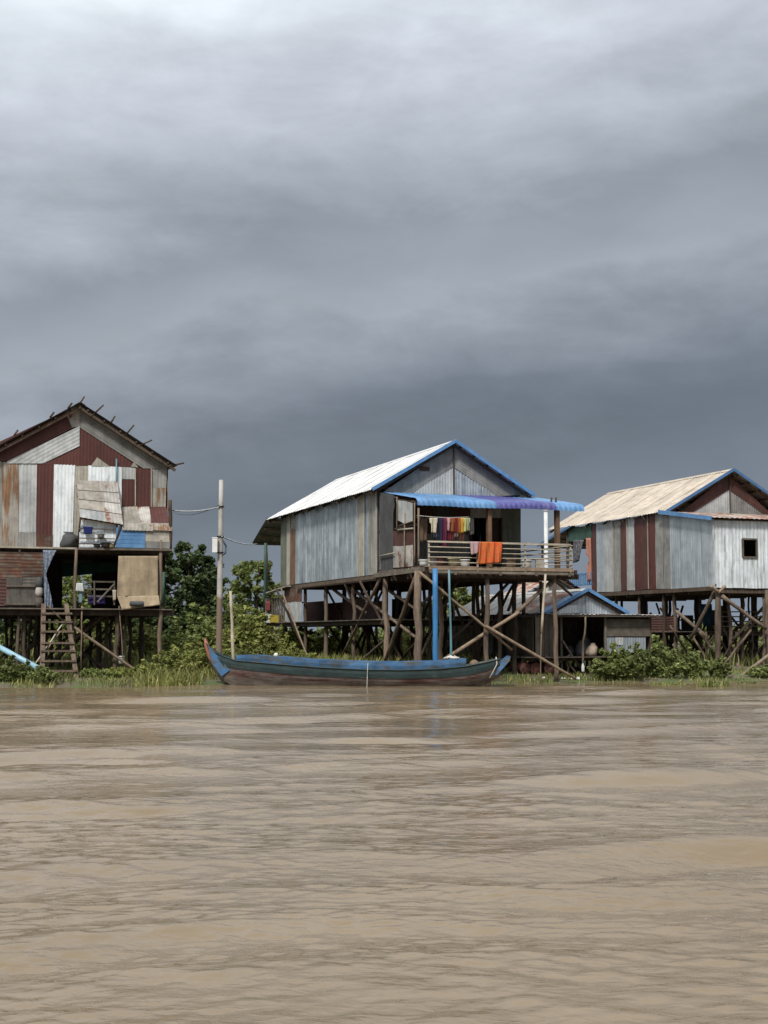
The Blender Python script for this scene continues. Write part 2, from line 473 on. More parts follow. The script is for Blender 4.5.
class House:
    def __init__(s, name, label, ox, oy, cat='house'):
        s.O = Vector((ox, oy, 0))
        s.root = empty(name, s.O, YAW)
        tag(s.root, label, cat)

    def F(s, px, py, v=0.0):
        d = ray(px, py)
        t = (v + (s.O - CAM).dot(A2)) / d.dot(A2)
        P = CAM + d * t
        return ((P - s.O).dot(B2), P.z)

    def S(s, px, py, u=0.0):
        d = ray(px, py)
        t = (u + (s.O - CAM).dot(B2)) / d.dot(B2)
        P = CAM + d * t
        return ((P - s.O).dot(A2), P.z)

    def Fp(s, pts, v=0.0):
        return [s.F(x, y, v) for x, y in pts]

    def Sp(s, pts, u=0.0):
        return [s.S(x, y, u) for x, y in pts]

    def W(s, u, v, z):
        return s.O + B2 * u + A2 * v + Vector((0, 0, z))

    def loc(s, P):
        d = Vector(P) - s.O
        return (d.dot(B2), d.dot(A2), P[2])

    def front(s, v):
        return ((0, v, 0), (1, 0, 0), (0, 0, 1), (0, -1, 0))

    def side(s, u):
        return ((u, 0, 0), (0, 1, 0), (0, 0, 1), (-1, 0, 0))

    def right(s, u):
        return ((u, 0, 0), (0, 1, 0), (0, 0, 1), (1, 0, 0))


def ground_z(x, y):
    shore = 41.4 + 0.24 * x
    d = y - shore
    if d < 0:
        return max(-0.9, d * 0.25 - 0.02)
    if d < 3:
        return 0.02 + d * 0.085
    return 0.275 + min((d - 3) * 0.006, 0.5)


def stilt(H, u, v, z1, r=0.1, mat='wood_post', name='post', lean=0.0, rt=None):
    w = H.W(u, v, 0)
    z0 = ground_z(w.x, w.y) - 0.25
    return log(name, H.root, (u + random.uniform(-lean, lean), v + random.uniform(-lean, lean), z0), (u, v, z1), r if name != 'post' else r * 0.74, rt or r * 0.64, mat, 0.0 if name != 'post' else 0.04)


def frame_part(H, name, beams, mat='wood_dark'):
    m = MB()
    for b in beams:
        m.beam(b[0], b[1], b[2], b[3])
    return m.build(name, mat, H.root)


def gable_roof(H, u0, u1, uc, v0, v1, z_l, z_r, z_c, mat, over=0.3, width=0.8, fascia=None, sheet_mat_r=None, rafters=True, ribs=True, thick=0.05):
    """two slopes of sheets on purlins; returns the roof part"""
    m = MB()
    n = 6
    for sl in (0, 1):
        ue, ze = (u0, z_l) if sl == 0 else (u1, z_r)
        for i in range(n):
            t = (i + 0.5) / n
            uu, zz = lerp(uc, ue, t), lerp(z_c, ze, t)
            m.beam((uu, v0 + 0.05, zz - 0.055), (uu, v1 - 0.05, zz - 0.055), 0.05, 0.05)
        k = max(2, int((v1 - v0) / 1.6))
        for i in range(k + 1):
            v = lerp(v0 + 0.12, v1 - 0.12, i / k)
            m.beam((uc, v, z_c - 0.13), (ue, v, ze - 0.13), 0.06, 0.08)
    m.beam((uc, v0 + 0.05, z_c - 0.12), (uc, v1 - 0.05, z_c - 0.12), 0.06, 0.10)
    roof = m.build('roof', 'wood_dark', H.root)
    for sl in (0, 1):
        ue, ze = (u0, z_l) if sl == 0 else (u1, z_r)
        d = Vector((ue - uc, 0, ze - z_c))
        L = d.length
        V = d / L
        Nn = Vector((0, 1, 0)).cross(V) if sl == 0 else V.cross(Vector((0, 1, 0)))
        if Nn.z < 0:
            Nn = -Nn
        pl = ((uc, 0, z_c), (0, 1, 0), tuple(V), tuple(Nn))
        k = max(1, round((v1 - v0) / width))
        for i in range(k):
            a, b = lerp(v0, v1, i / k), lerp(v0, v1, (i + 1) / k)
            mt = mat if not isinstance(mat, (list, tuple)) else random.choice(mat)
            sheet(roof, [(a, -0.02), (b + 0.02, -0.02), (b + 0.02, L + random.uniform(0, 0.03)), (a, L + random.uniform(0, 0.03))], pl, mt,
                  pitch=0.2, amp=0.012, off=0.01 + 0.004 * (i % 2))
    m = MB()
    for ue, ze in ((u0, z_l), (u1, z_r)):
        d = Vector((ue - uc, 0, ze - z_c)).normalized() * 0.2
        m.beam((uc + d.x * 0.45, v0 - 0.01, z_c + d.z * 0.45 + 0.03), (uc + d.x * 0.45, v1 + 0.01, z_c + d.z * 0.45 + 0.03), 0.012, 0.2,
               up=(d.x, 0, d.z))
    m.build('ridge_cap', mat if isinstance(mat, str) else mat[0], roof)
    if fascia:
        for ue, ze in ((u0, z_l), (u1, z_r)):
            mm = MB()
            mm.beam((uc, v0 - 0.03, z_c + 0.0), (ue, v0 - 0.03, ze + 0.0), 0.03, 0.11)
            mm.build('fascia_board', fascia, roof)
    return roof


def gable_edge(u, uc, u0, u1, z_l, z_r, z_c):
    return lerp(z_c, z_l, (uc - u) / (uc - u0)) if u < uc else lerp(z_c, z_r, (u - uc) / (u1 - uc))


def cloth(name, corners, mat, nu=14, nv=12, wave=0.03, freq=5.0, thick=0.012, sag=0.0, label=None, cat=None, group=None, seed=0, shape=None, normal=None):
    """a hanging cloth: corners top-left, top-right, bottom-right, bottom-left in the world; folds run down it"""
    tl, tr, br, bl = [Vector(c) for c in corners]
    nr = Vector(normal) if normal else (tr - tl).cross(bl - tl).normalized()
    r = random.Random(seed)
    ph, ph2 = r.uniform(0, 6), r.uniform(0, 6)
    m = MB()
    pts = []
    for side in (0, 1):
        for j in range(nv + 1):
            t = j / nv
            for i in range(nu + 1):
                s = i / nu
                if shape:
                    a, b = shape(t)
                    s = a + (b - a) * s
                p = tl.lerp(tr, s).lerp(bl.lerp(br, s), t)
                d = wave * (0.35 + 0.65 * t) * (math.sin(freq * 6.28 * s + ph + 1.2 * t) + 0.5 * math.sin(freq * 2.7 * 6.28 * s * 0.6 + ph2 - t * 2))
                p = p + nr * (d + (thick if side else 0)) - Vector((0, 0, sag * math.sin(math.pi * s) * (1 - t)))
                pts.append(p)
    w = nu + 1
    M = w * (nv + 1)
    fs = []
    for j in range(nv):
        for i in range(nu):
            a = j * w + i
            fs.append((a, a + 1, a + 1 + w, a + w))
            fs.append((M + a + w, M + a + 1 + w, M + a + 1, M + a))
    for i in range(nu):
        fs.append((i + 1, i, M + i, M + i + 1))
        a = nv * w + i
        fs.append((a, a + 1, M + a + 1, M + a))
    for j in range(nv):
        a = j * w
        fs.append((a, a + w, M + a + w, M + a))
        a = j * w + nu
        fs.append((a + w, a, M + a, M + a + w))
    m.add(pts, fs)
    o = m.build(name, mat, smooth=True)
    if label:
        tag(o, label, cat, group)
    return o


def bucket(name, P, r, h, mat, label, cat='bucket', handle=True, group=None, flare=1.25):
    root = empty(name, P)
    tag(root, label, cat, group)
    m = MB()
    ro = r * flare
    m.lathe([(0.0, 0.0), (r, 0.0), (lerp(r, ro, 0.5), h * 0.5), (ro, h), (ro * 1.06, h), (ro * 1.06, h - 0.025), (ro * 1.01, h - 0.03)], n=18)
    m.lathe([(0.0, 0.012), (r * 0.94, 0.012), (ro * 0.95, h - 0.002), (ro, h)], n=18)
    m.build('body', mat, root, smooth=True)
    if handle:
        m = MB()
        pts = [(ro * math.cos(a), 0.0, h - 0.02 - 0.0 + ro * 0.55 * math.sin(a)) for a in np.linspace(0, math.pi, 11)]
        m.tube(pts, 0.008, 5)
        m.build('handle', 'metal_dark', root, smooth=True)
    return root


def patch(parent, c, mat, nu=12, nv=3, ribs=6, amp=0.012, name='sheet', bulge=0.0):
    """corrugated four-cornered sheet in space: c = (top left, top right, bottom right, bottom left)"""
    tl, tr, br, bl = [Vector(x) for x in c]
    nr = (bl - tl).cross(tr - tl)
    if nr.length < 1e-6:
        nr = Vector((0, -1, 0))
    nr.normalize()
    nu = max(nu, ribs * 4)
    pts = []
    for j in range(nv + 1):
        t = j / nv
        for i in range(nu + 1):
            s = i / nu
            p = tl.lerp(tr, s).lerp(bl.lerp(br, s), t)
            pts.append(p + nr * (amp * math.cos(2 * math.pi * ribs * s) + bulge * math.sin(math.pi * t)))
    w = nu + 1
    m = MB()
    m.add(pts, [(j * w + i, j * w + i + 1, j * w + i + 1 + w, j * w + i + w) for j in range(nv) for i in range(nu)])
    return m.build(name, mat, parent, smooth=True)


# ================================================================== the setting
def np_mesh(name, verts, faces, mat, smooth=False):
    me = bpy.data.meshes.new(name)
    verts = np.asarray(verts, dtype=np.float32)
    faces = np.asarray(faces, dtype=np.int32)
    k = faces.shape[1]
    me.vertices.add(len(verts))
    me.vertices.foreach_set('co', verts.ravel())
    me.loops.add(faces.size)
    me.loops.foreach_set('vertex_index', faces.ravel())
    me.polygons.add(len(faces))
    me.polygons.foreach_set('loop_start', np.arange(0, faces.size, k, dtype=np.int32))
    me.polygons.foreach_set('loop_total', np.full(len(faces), k, dtype=np.int32))
    if smooth:
        me.polygons.foreach_set('use_smooth', np.ones(len(faces), dtype=bool))
    me.update(calc_edges=True)
    return link(name, me, mat)


def grid_faces(nr, nc):
    i = np.arange(nr - 1)[:, None] * nc + np.arange(nc - 1)[None, :]
    i = i.ravel()
    return np.stack([i, i + 1, i + 1 + nc, i + nc], 1)


def ground_material():
    m = bpy.data.materials.new('bank_soil')
    m.use_nodes = True
    nt = m.node_tree
    bs = nt.nodes['Principled BSDF']
    g = N(nt, 'ShaderNodeNewGeometry')
    n1 = N(nt, 'ShaderNodeTexNoise', {'Vector': g.outputs['Position'], 'Scale': 0.8, 'Detail': 7.0, 'Roughness': 0.65})
    cr = ramp(nt, n1.outputs[0], [(0.3, (0.075, 0.058, 0.04)), (0.48, (0.11, 0.092, 0.06)), (0.55, (0.07, 0.095, 0.03)), (0.75, (0.05, 0.075, 0.022))])
    nt.links.new(cr.outputs[0], bs.inputs['Base Color'])
    bs.inputs['Roughness'].default_value = 0.95
    nb = N(nt, 'ShaderNodeTexNoise', {'Vector': g.outputs['Position'], 'Scale': 6.0, 'Detail': 6.0})
    bp = N(nt, 'ShaderNodeBump', {'Strength': 0.6, 'Distance': 0.1, 'Height': nb.outputs[0]})
    nt.links.new(bp.outputs[0], bs.inputs['Normal'])
    MATS['bank_soil'] = m


def water_material():
    m = bpy.data.materials.new('muddy_water')
    m.use_nodes = True
    nt = m.node_tree
    bs = nt.nodes['Principled BSDF']
    g = N(nt, 'ShaderNodeNewGeometry')
    P = g.outputs['Position']
    n0 = N(nt, 'ShaderNodeTexNoise', {'Vector': P, 'Scale': 0.25, 'Detail': 3.0})
    cr = ramp(nt, n0.outputs[0], [(0.35, (0.170, 0.125, 0.075)), (0.65, (0.195, 0.146, 0.090))])
    nt.links.new(cr.outputs[0], bs.inputs['Base Color'])
    bs.inputs['Roughness'].default_value = 0.08
    bs.inputs['IOR'].default_value = 1.33
    bs.inputs['Specular IOR Level'].default_value = 0.55
    # wind ripples: crests lie across the view, patches of calm between
    mp = N(nt, 'ShaderNodeMapping', {'Vector': P, 'Scale': (7.0, 12.0, 1), 'Rotation': (0, 0, R(12))})
    n1 = N(nt, 'ShaderNodeTexNoise', {'Vector': mp.outputs[0], 'Scale': 1.0, 'Detail': 3.0, 'Roughness': 0.55, 'Distortion': 0.6})
    mp2 = N(nt, 'ShaderNodeMapping', {'Vector': P, 'Scale': (1.9, 4.2, 1), 'Rotation': (0, 0, R(-9))})
    n2 = N(nt, 'ShaderNodeTexNoise', {'Vector': mp2.outputs[0], 'Scale': 1.0, 'Detail': 3.0, 'Roughness': 0.5, 'Distortion': 0.4})
    mp3 = N(nt, 'ShaderNodeMapping', {'Vector': P, 'Scale': (0.10, 0.42, 1), 'Rotation': (0, 0, R(5))})
    n3 = N(nt, 'ShaderNodeTexNoise', {'Vector': mp3.outputs[0], 'Scale': 1.0, 'Detail': 3.0, 'Distortion': 0.5})
    r3 = N(nt, 'ShaderNodeMapRange', {'Value': n3.outputs[0], 'From Min': 0.38, 'From Max': 0.62, 'To Min': 0.5, 'To Max': 1.0})
    mixh = N(nt, 'ShaderNodeMath', {0: n1.outputs[0], 1: 0.45}, operation='MULTIPLY')
    sm = N(nt, 'ShaderNodeMath', {0: mixh.outputs[0], 1: n2.outputs[0]}, operation='ADD')
    hh = N(nt, 'ShaderNodeMath', {0: sm.outputs[0], 1: r3.outputs[0]}, operation='MULTIPLY')
    bp = N(nt, 'ShaderNodeBump', {'Strength': 1.0, 'Distance': 0.028, 'Height': hh.outputs[0]})
    nt.links.new(bp.outputs[0], bs.inputs['Normal'])
    MATS['muddy_water'] = m


def build_water():
    Ys = [4.0]
    while Ys[-1] < 46:
        Ys.append(Ys[-1] + max(Ys[-1] ** 2 / (1.4 * FPX) * 0.55, 0.008))
    Ys = np.array([-400, -80, -20, -4, 0, 2, 3, 3.6] + Ys + [60, 400.0])
    s = np.linspace(-1, 1, 681)
    Xs = 14 * (0.15 * s + 0.85 * s ** 3)
    Xs = np.concatenate([[-900, -300, -100, -40, -20], Xs, [20, 40, 100, 300, 900]])
    X, Y = np.meshgrid(Xs, Ys)
    dY = np.gradient(Ys)[:, None] * np.ones_like(X)
    dX = np.gradient(Xs)[None, :] * np.ones_like(X)
    Z = np.zeros_like(X)
    r = np.random.default_rng(21)

    def vnoise(sx, sy, seed):
        rr = np.random.default_rng(seed)
        z = np.zeros_like(X)
        for _ in range(14):
            a = rr.uniform(-1, 1, 2)
            z += np.sin(X * sx * a[0] * 6.28 + Y * sy * a[1] * 6.28 + rr.uniform(0, 6.28))
        return z / 14 ** 0.5

    patch_ = np.clip(0.85 + 0.3 * vnoise(0.10, 0.22, 3), 0.55, 1.4)
    patch2 = np.clip(0.6 + 0.5 * vnoise(0.22, 0.5, 9), 0.1, 1.5)
    warp = 0.25 * vnoise(0.3, 0.3, 5)
    for i in range(84):
        lam = 0.10 * (2.6 / 0.10) ** r.uniform(0, 1)
        th = R(90) + r.normal(R(6), R(32 if lam < 0.5 else 9))
        k = 2 * math.pi / lam
        kx, ky = k * math.cos(th), k * math.sin(th)
        st = 0.042 if lam < 0.24 else (0.017 if lam < 0.8 else 0.036)
        amp = st * lam / (2 * math.pi)
        res = np.clip((lam / np.maximum(np.abs(dY), np.abs(dX) * abs(math.cos(th)) * 1.2) - 2.0) / 2.0, 0, 1)
        ph = kx * X + ky * (Y + warp) + r.uniform(0, 6.28)
        w = np.sin(ph) + 0.22 * np.cos(2 * ph)
        pt = patch_ if lam < 0.7 else patch2
        Z += amp * res * pt * w
    edge = np.clip((16 - np.abs(X)) / 3, 0, 1) * np.clip((Y - 3.6) / 0.6, 0, 1) * np.clip((46 - Y) / 2, 0, 1)
    Z *= edge
    v = np.stack([X.ravel(), Y.ravel(), Z.ravel()], 1)
    o = np_mesh('water', v, grid_faces(len(Ys), len(Xs)), 'muddy_water', smooth=True)
    tag(o, 'brown muddy river with low wind ripples', kind='structure')


def build_ground():
    xs = np.concatenate([[-4000, -800, -200, -60], np.arange(-30, 31, 0.8), [60, 200, 800, 4000]])
    ys = np.concatenate([[20, 30], np.arange(34, 60, 0.5), [62, 66, 72, 80, 100, 150, 300, 900, 4000]])
    v = []
    for y in ys:
        for x in xs:
            xc = max(-40, min(40, x))
            z = ground_z(xc, y)
            if 34 < y < 60 and abs(x) < 31:
                z += 0.035 * math.sin(x * 1.7 + y) + 0.03 * math.sin(x * 0.9 - y * 1.3)
            v.append((x, y, z))
    o = np_mesh('ground', v, grid_faces(len(ys), len(xs)), 'bank_soil', smooth=True)
    tag(o, 'low muddy river bank with weeds', kind='structure')


ground_material()
water_material()
build_water()
build_ground()


# ================================================================== left house
def build_left_house():
    H = House('stilt_house', 'tall two-storey stilt house of patched maroon and grey sheets at the left edge', -11.69, 41.69)
    root = H.root
    Wd = 5.3
    uc, zc = H.F(80, 403, -0.3)
    ur, zr = H.F(176, 466, -0.3)
    ul, zl = uc - (ur - uc) * 0.97, H.F(-14, 448, -0.3)[1] - 0.25
    zt = H.F(100, 465, 0)[1]
    z1 = H.F(100, 549, 0)[1]
    z0 = H.F(100, 608, -0.9)[1]
    # ---- roof
    roof = gable_roof(H, ul, ur, uc, -0.35, 9.2, zl, zr, zc, 'roof_dark')
    for (a, b) in (((81, 402), (84.5, 396.5)), ((96, 412), (103.5, 405)), ((112, 421), (115, 416)), ((128, 432), (134, 425)), ((144, 443.5), (152, 440)), ((174, 465), (184, 463))):
        p, q = H.F(*a, -0.25), H.F(*b, -0.25)
        d = Vector((q[0] - p[0], 0, q[1] - p[1]))
        log('roof_pole', root, Vector((p[0], -0.25, p[1])) - d * 0.6, (q[0], -0.25, q[1]), 0.03, 0.025, 'wood_dark', 0.004, 5, 2)
    for (a, b) in (((50, 415), (54, 412)), ((68, 406), (72, 403)), ((14, 433), (18, 430))):
        p, q = H.F(*a, -0.25), H.F(*b, -0.25)
        log('roof_pole', root, (p[0], -0.25, p[1] - 0.08), (q[0], -0.25, q[1]), 0.03, 0.03, 'wood_dark', 0.003, 5, 2)
    # ---- front wall frame + sheets
    fr = [((0.03, 0.06, z1), (0.03, 0.06, zt), 0.08, 0.08), ((Wd - 0.03, 0.06, z1), (Wd - 0.03, 0.06, zt), 0.08, 0.08),
          ((uc, 0.06, z1), (uc, 0.06, zc - 0.2), 0.08, 0.08), ((0, 0.06, zt), (Wd, 0.06, zt), 0.06, 0.08),
          ((0, 0.06, (z1 + zt) / 2), (1.9, 0.06, (z1 + zt) / 2), 0.06, 0.08)]
    wall = frame_part(H, 'front_wall', fr)

    def S(pts, mat, off=0.0, v=0.0, rib=(0, 1), amp=0.0045, pitch=0.1):
        return sheet(wall, H.Fp(pts, v), H.front(v), mat, rib=rib, off=off + random.uniform(0, 0.004), amp=amp, pitch=pitch)

    S([(-13, 461), (2, 461.5), (2, 547), (-13, 546)], 'galv_old')
    S([(2, 462), (19, 462.5), (18, 547), (1.5, 547)], 'rust_streaked', 0.01)
    S([(19, 462), (37, 463), (36, 533), (18.5, 533)], 'galv_pale')
    S([(18, 532), (36, 532), (36, 547.5), (17, 547)], 'galv_old', 0.012)
    S([(37, 463), (54, 464), (53, 536), (36, 535)], 'maroon', 0.006)
    S([(36, 534), (53, 535), (53, 547.5), (36, 547)], 'rust_heavy', 0.016)
    S([(54, 464.5), (75, 465), (72, 547.5), (52.5, 547)], 'galv_bright', 0.02)
    S([(74, 465), (89, 466), (89, 484), (80, 548), (72, 548)], 'galv_beige')
    S([(88, 465.5), (101, 466), (101, 490), (88, 489)], 'galv_bright', 0.015)
    S([(101, 466), (121.5, 467), (121.5, 520), (101, 520)], 'galv_bright', 0.02)
    S([(121.5, 467), (134.5, 467.5), (134.5, 479.5), (121.5, 479)], 'galv_pale', 0.012)
    S([(121.5, 478.5), (134.5, 479), (134.5, 508), (121.5, 508)], 'maroon')
    S([(134, 467.5), (150.5, 468), (150.5, 508), (134, 508)], 'maroon', 0.01)
    S([(151, 468), (167, 468.5), (165.5, 507), (151, 507)], 'galv_old')
    S([(152, 488), (166, 488), (165.5, 507), (151.5, 507)], 'rust_streaked', 0.014)
    S([(79, 520), (97, 520), (97, 549), (79, 549)], 'galv_bright', 0.0, amp=0.004, v=-0.78)  # two bright sheets added in place of sky seen through the kitchen opening
    S([(97, 520), (116, 521), (116, 549), (97, 549)], 'galv_bright', 0.012, amp=0.004, v=-0.78)
    # gable
    dl = H.F(0, 441)
    slopeL, slopeR = (1, (zc - zl) / (uc - ul)), (1, -(zc - zr) / (ur - uc))
    S([(-14, 448), (65, 411.5), (72, 428), (8, 461), (-14, 461)], 'maroon', 0.02, rib=slopeL, amp=0.004)
    S([(64, 411.5), (79.5, 404.5), (79.5, 426), (72, 428)], 'rust_patchy', 0.012, rib=(0, 1))
    S([(7, 461.5), (79.5, 426), (79.5, 446), (43, 463.5), (7, 463.5)], 'galv_pale', 0.03, rib=slopeL, amp=0.004)
    S([(42, 464.5), (79.5, 445), (79.5, 465.5)], 'maroon', 0.008)
    S([(79.5, 465.5), (79.5, 426), (133, 463), (133, 467)], 'maroon', 0.012)
    S([(79.5, 404.5), (174, 465), (166, 468.5), (143, 468.5), (79.5, 427.5)], 'galv_old', 0.026, rib=slopeR, amp=0.004)
    S([(97, 457.5), (110, 466.5), (91, 466)], 'galv_beige', 0.03)
    S([(134, 462), (138, 467.5), (130, 467)], 'galv_beige', 0.04)
    for x in (135, 151):
        p, q = H.F(x, 468.5), H.F(x, 507)
        plank('batten', wall, (p[0], -0.05, p[1]), (q[0], -0.05, q[1]), 0.05, 0.03, 'batten')
    p, q = H.F(116, 459), H.F(116, 500)
    log('batten', wall, (p[0], -0.09, p[1]), (q[0], -0.09, q[1]), 0.025, 0.025, 'teal_pipe', 0.002, 6, 2)
    # ---- other walls of the upper storey
    for nm, u in (('left_wall', 0.0), ('right_wall', Wd)):
        w = frame_part(H, nm, [((u, 0.1, zt - 0.1), (u, 8.8, zt - 0.1), 0.07, 0.08), ((u, 0.1, z1 + 0.1), (u, 8.8, z1 + 0.1), 0.07, 0.08)])
        for i in range(11):
            a, b = lerp(0.02, 8.8, i / 11), lerp(0.02, 8.8, (i + 1) / 11)
            sheet(w, [(a, z1), (b, z1), (b, zt), (a, zt)], H.side(u) if u == 0 else H.right(u), random.choice(['galv_old', 'maroon', 'galv_pale', 'rust_streaked']), off=0.05)
    w = frame_part(H, 'rear_wall', [((0, 8.8, z1 + 0.1), (Wd, 8.8, z1 + 0.1), 0.07, 0.08)])
    for i in range(7):
        a, b = lerp(0, Wd, i / 7), lerp(0, Wd, (i + 1) / 7)
        ea, eb = [min(gable_edge(t, uc, ul, ur, zl, zr, zc), 99) - 0.1 for t in (a, b)]
        sheet(w, [(a, z1), (b, z1), (b, eb), (a, ea)], ((0, 8.85, 0), (1, 0, 0), (0, 0, 1), (0, 1, 0)), random.choice(['galv_old', 'maroon']))
    # ---- floors
    m = MB()
    m.box((-0.1, -0.02, z1 - 0.14), (Wd + 0.1, 8.9, z1 - 0.02))
    m.build('upper_floor', 'wood_dark', root)
    # front ledge planks
    p0, p1 = H.F(-13, 548, -0.35), H.F(115, 549, -0.35)
    plank('ledge_plank', root, (p0[0], -0.3, z1 - 0.03), (p1[0] + 0.3, -0.3, z1 - 0.03), 0.5, 0.05, 'batten')
    p0, p1 = H.F(78, 552, -0.95), H.F(172, 550, -0.95)
    plank('ledge_plank', root, (p0[0], -0.72, z1 - 0.06), (p1[0], -0.72, z1 - 0.04), 0.5, 0.06, 'wood_board')
    nb = 9
    lf = MB()
    for k in range(6):
        lf.beam((-0.1, lerp(-0.85, 8.7, k / 5), z0 - 0.14), (Wd + 0.1, lerp(-0.85, 8.7, k / 5), z0 - 0.14), 0.1, 0.16)
    low = lf.build('lower_floor', 'wood_dark', root)
    for k in range(38):
        v = -0.95 + k * 0.255
        plank('plank', low, (-0.1 + random.uniform(-0.05, 0.05), v, z0 - 0.03), (Wd + random.uniform(0.0, 0.15), v, z0 - 0.03 + random.uniform(-0.01, 0.01)), 0.235, 0.035, 'wood_board')
    # ---- flap awning over the kitchen opening (four rows of sheets)
    fl = MB()
    tl, tr = Vector((*H.F(76, 483, -0.05), 0)), Vector((*H.F(117, 484, -0.05), 0))
    bl, br = Vector((*H.F(80, 517, -1.0), 0)), Vector((*H.F(123, 524.5, -1.0), 0))
    tl, tr = Vector((tl.x, -0.07, tl.y)), Vector((tr.x, -0.07, tr.y))
    bl, br = Vector((bl.x, -1.0, bl.y)), Vector((br.x, -1.0, br.y))
    dn = Vector((0, 0.03, -0.05))
    for t in (0.03, 0.35, 0.65, 0.97):
        fl.beam(tl.lerp(bl, t) + dn, tr.lerp(br, t) + dn, 0.04, 0.04)
    for s in (0.05, 0.5, 0.95):
        fl.beam(tl.lerp(tr, s) + dn, bl.lerp(br, s) + dn, 0.04, 0.04)
    flap = fl.build('flap_awning', 'wood_dark', root)
    rows = [0, 0.26, 0.51, 0.76, 1.0]
    for i in range(4):
        a, b = rows[i] - 0.02, rows[i + 1]
        lift = Vector((0, -0.012, 0.018)) * (3 - i)
        for (s0, s1, mt) in ((0.0, 0.62, ['flap_dirty', 'flap_dirty', 'flap_dirty', 'galv_pale'][i]), (0.60, 1.0, 'rust_patchy')):
            c = [tl.lerp(bl, a).lerp(tr.lerp(br, a), s0), tl.lerp(bl, a).lerp(tr.lerp(br, a), s1),
                 tl.lerp(bl, b).lerp(tr.lerp(br, b), s1), tl.lerp(bl, b).lerp(tr.lerp(br, b), s0)]
            patch(flap, [x + lift + Vector((0, -0.004, 0)) * (s0 > 0) for x in c], mt, ribs=5, amp=0.006)
    log('flap_strut', root, (br.x - 0.05, -0.95, br.z), (br.x - 0.25, -0.9, z1), 0.03, 0.03, 'wood_dark', 0.01, 5, 2)
    log('flap_strut', root, (bl.x + 0.02, -0.95, bl.z), (bl.x + 0.0, -0.55, z1), 0.03, 0.03, 'wood_dark', 0.01, 5, 2)
    # ---- right awning
    def P(px, py, v):
        u, z = H.F(px, py, v)
        return Vector((u, v, z))
    aw = MB()
    for t in (0.02, 0.5, 0.98):
        a, b = P(120, 507, -0.06).lerp(P(124, 523, -0.75), t), P(165, 506, -0.06).lerp(P(170, 524, -0.75), t)
        aw.beam(a + Vector((0, 0.03, -0.06)), b + Vector((0, 0.03, -0.06)), 0.05, 0.05)
    side_aw = aw.build('side_awning', 'wood_dark', root)
    for (a, b, a2, b2, mt) in ((119, 137, 123, 141, 'flap_dirty'), (137, 149, 141, 152, 'rust_patchy'), (149, 166, 151, 170, 'maroon')):
        patch(side_aw, [P(a, 507, -0.06), P(b, 506.5, -0.06), P(b2, 524, -0.78), P(a2, 523.5, -0.78)], mt, ribs=5, amp=0.01)
    for (a, b, mt) in ((122, 153, 'flap_dirty'), (153, 172, 'rust_streaked')):
        patch(side_aw, [P(a, 523, -0.80), P(b, 523.3, -0.80), P(b, 531, -0.98), P(a, 530, -0.98)], mt, ribs=8, amp=0.008, bulge=0.03)
    # corner post of the balcony
    uo, zo = H.F(171, 500, -0.9)
    log('post', root, (uo, -0.88, z1 - 0.1), (uo - 0.02, -0.88, zo), 0.06, 0.055, 'wood_dark', 0.01)
    # ---- balcony front panels
    bal = MB()
    ua, ub = H.F(116, 540, -0.9)[0], H.F(171, 540, -0.9)[0]
    bal.beam((ua, -0.86, z1 + 0.02), (ub, -0.86, z1 + 0.02), 0.05, 0.06)
    bal.beam((ua, -0.86, z1 + 0.52), (ub, -0.86, z1 + 0.52), 0.05, 0.06)
    for u in (ua + 0.03, (ua + ub) / 2, ub - 0.03):
        bal.beam((u, -0.86, z1), (u, -0.86, z1 + 0.62), 0.05, 0.05)
    bal = bal.build('balcony_front', 'wood_dark', root)
    um = H.F(145, 540, -0.9)[0]
    for k in range(5):
        za = z1 + 0.0 + k * 0.122
        m = MB()
        m.box((ua, -0.925, za), (um, -0.90, za + 0.116))
        m.build('board', 'blue_awning', bal)
    for k in range(3):
        za = z1 + 0.0 + k * 0.2
        m = MB()
        m.box((um + 0.01, -0.925, za), (ub, -0.90, za + 0.194))
        m.build('board', 'galv_beige' if k else 'galv_old', bal)
    # ---- kitchen rails and shelves
    ka, kb = H.F(79, 540, -0.9)[0], H.F(115, 540, -0.9)[0]
    for y in (529, 538.5, 544):
        z = H.F(95, y, -0.85)[1]
        plank('rail', root, (ka, -0.86, z), (kb, -0.86, z), 0.03, 0.03, 'wood_board')
    # ---- lower storey front
    lw = frame_part(H, 'lower_front_wall', [((0, -0.5, z0 + 0.03), (1.75, -0.5, z0 + 0.03), 0.06, 0.06), ((0, -0.5, z1 - 0.2), (1.75, -0.5, z1 - 0.2), 0.06, 0.06),
                                            ((0.9, -0.5, z0), (0.9, -0.5, z1 - 0.1), 0.06, 0.06)])
    def L(pts, mat, off=0.04, rib=(1, 0), amp=0.008):
        return sheet(lw, H.Fp(pts, -0.5), H.front(-0.5), mat, rib=rib, off=off + random.uniform(0, 0.004), amp=amp)
    L([(-16, 553), (22, 553), (22, 568), (-16, 568)], 'rust_heavy')
    L([(21, 553), (43, 553), (43, 577), (21, 577)], 'rust_heavy', 0.05)
    L([(-16, 567), (22, 567), (22, 580), (-16, 580)], 'rust_heavy', 0.055)
    L([(22, 576), (42, 576), (42, 592), (22, 592)], 'panel_dirty', 0.062)
    L([(-16, 579), (7, 579), (7, 606), (-16, 606)], 'maroon_worn', 0.07)
    L([(6, 578), (22, 578), (22, 606), (6, 606)], 'panel_dirty', 0.08, rib=(0, 1), amp=0.003)
    L([(21, 586), (37, 586), (37, 606), (21, 606)], 'panel_dirty', 0.075, rib=(0, 1), amp=0.003)
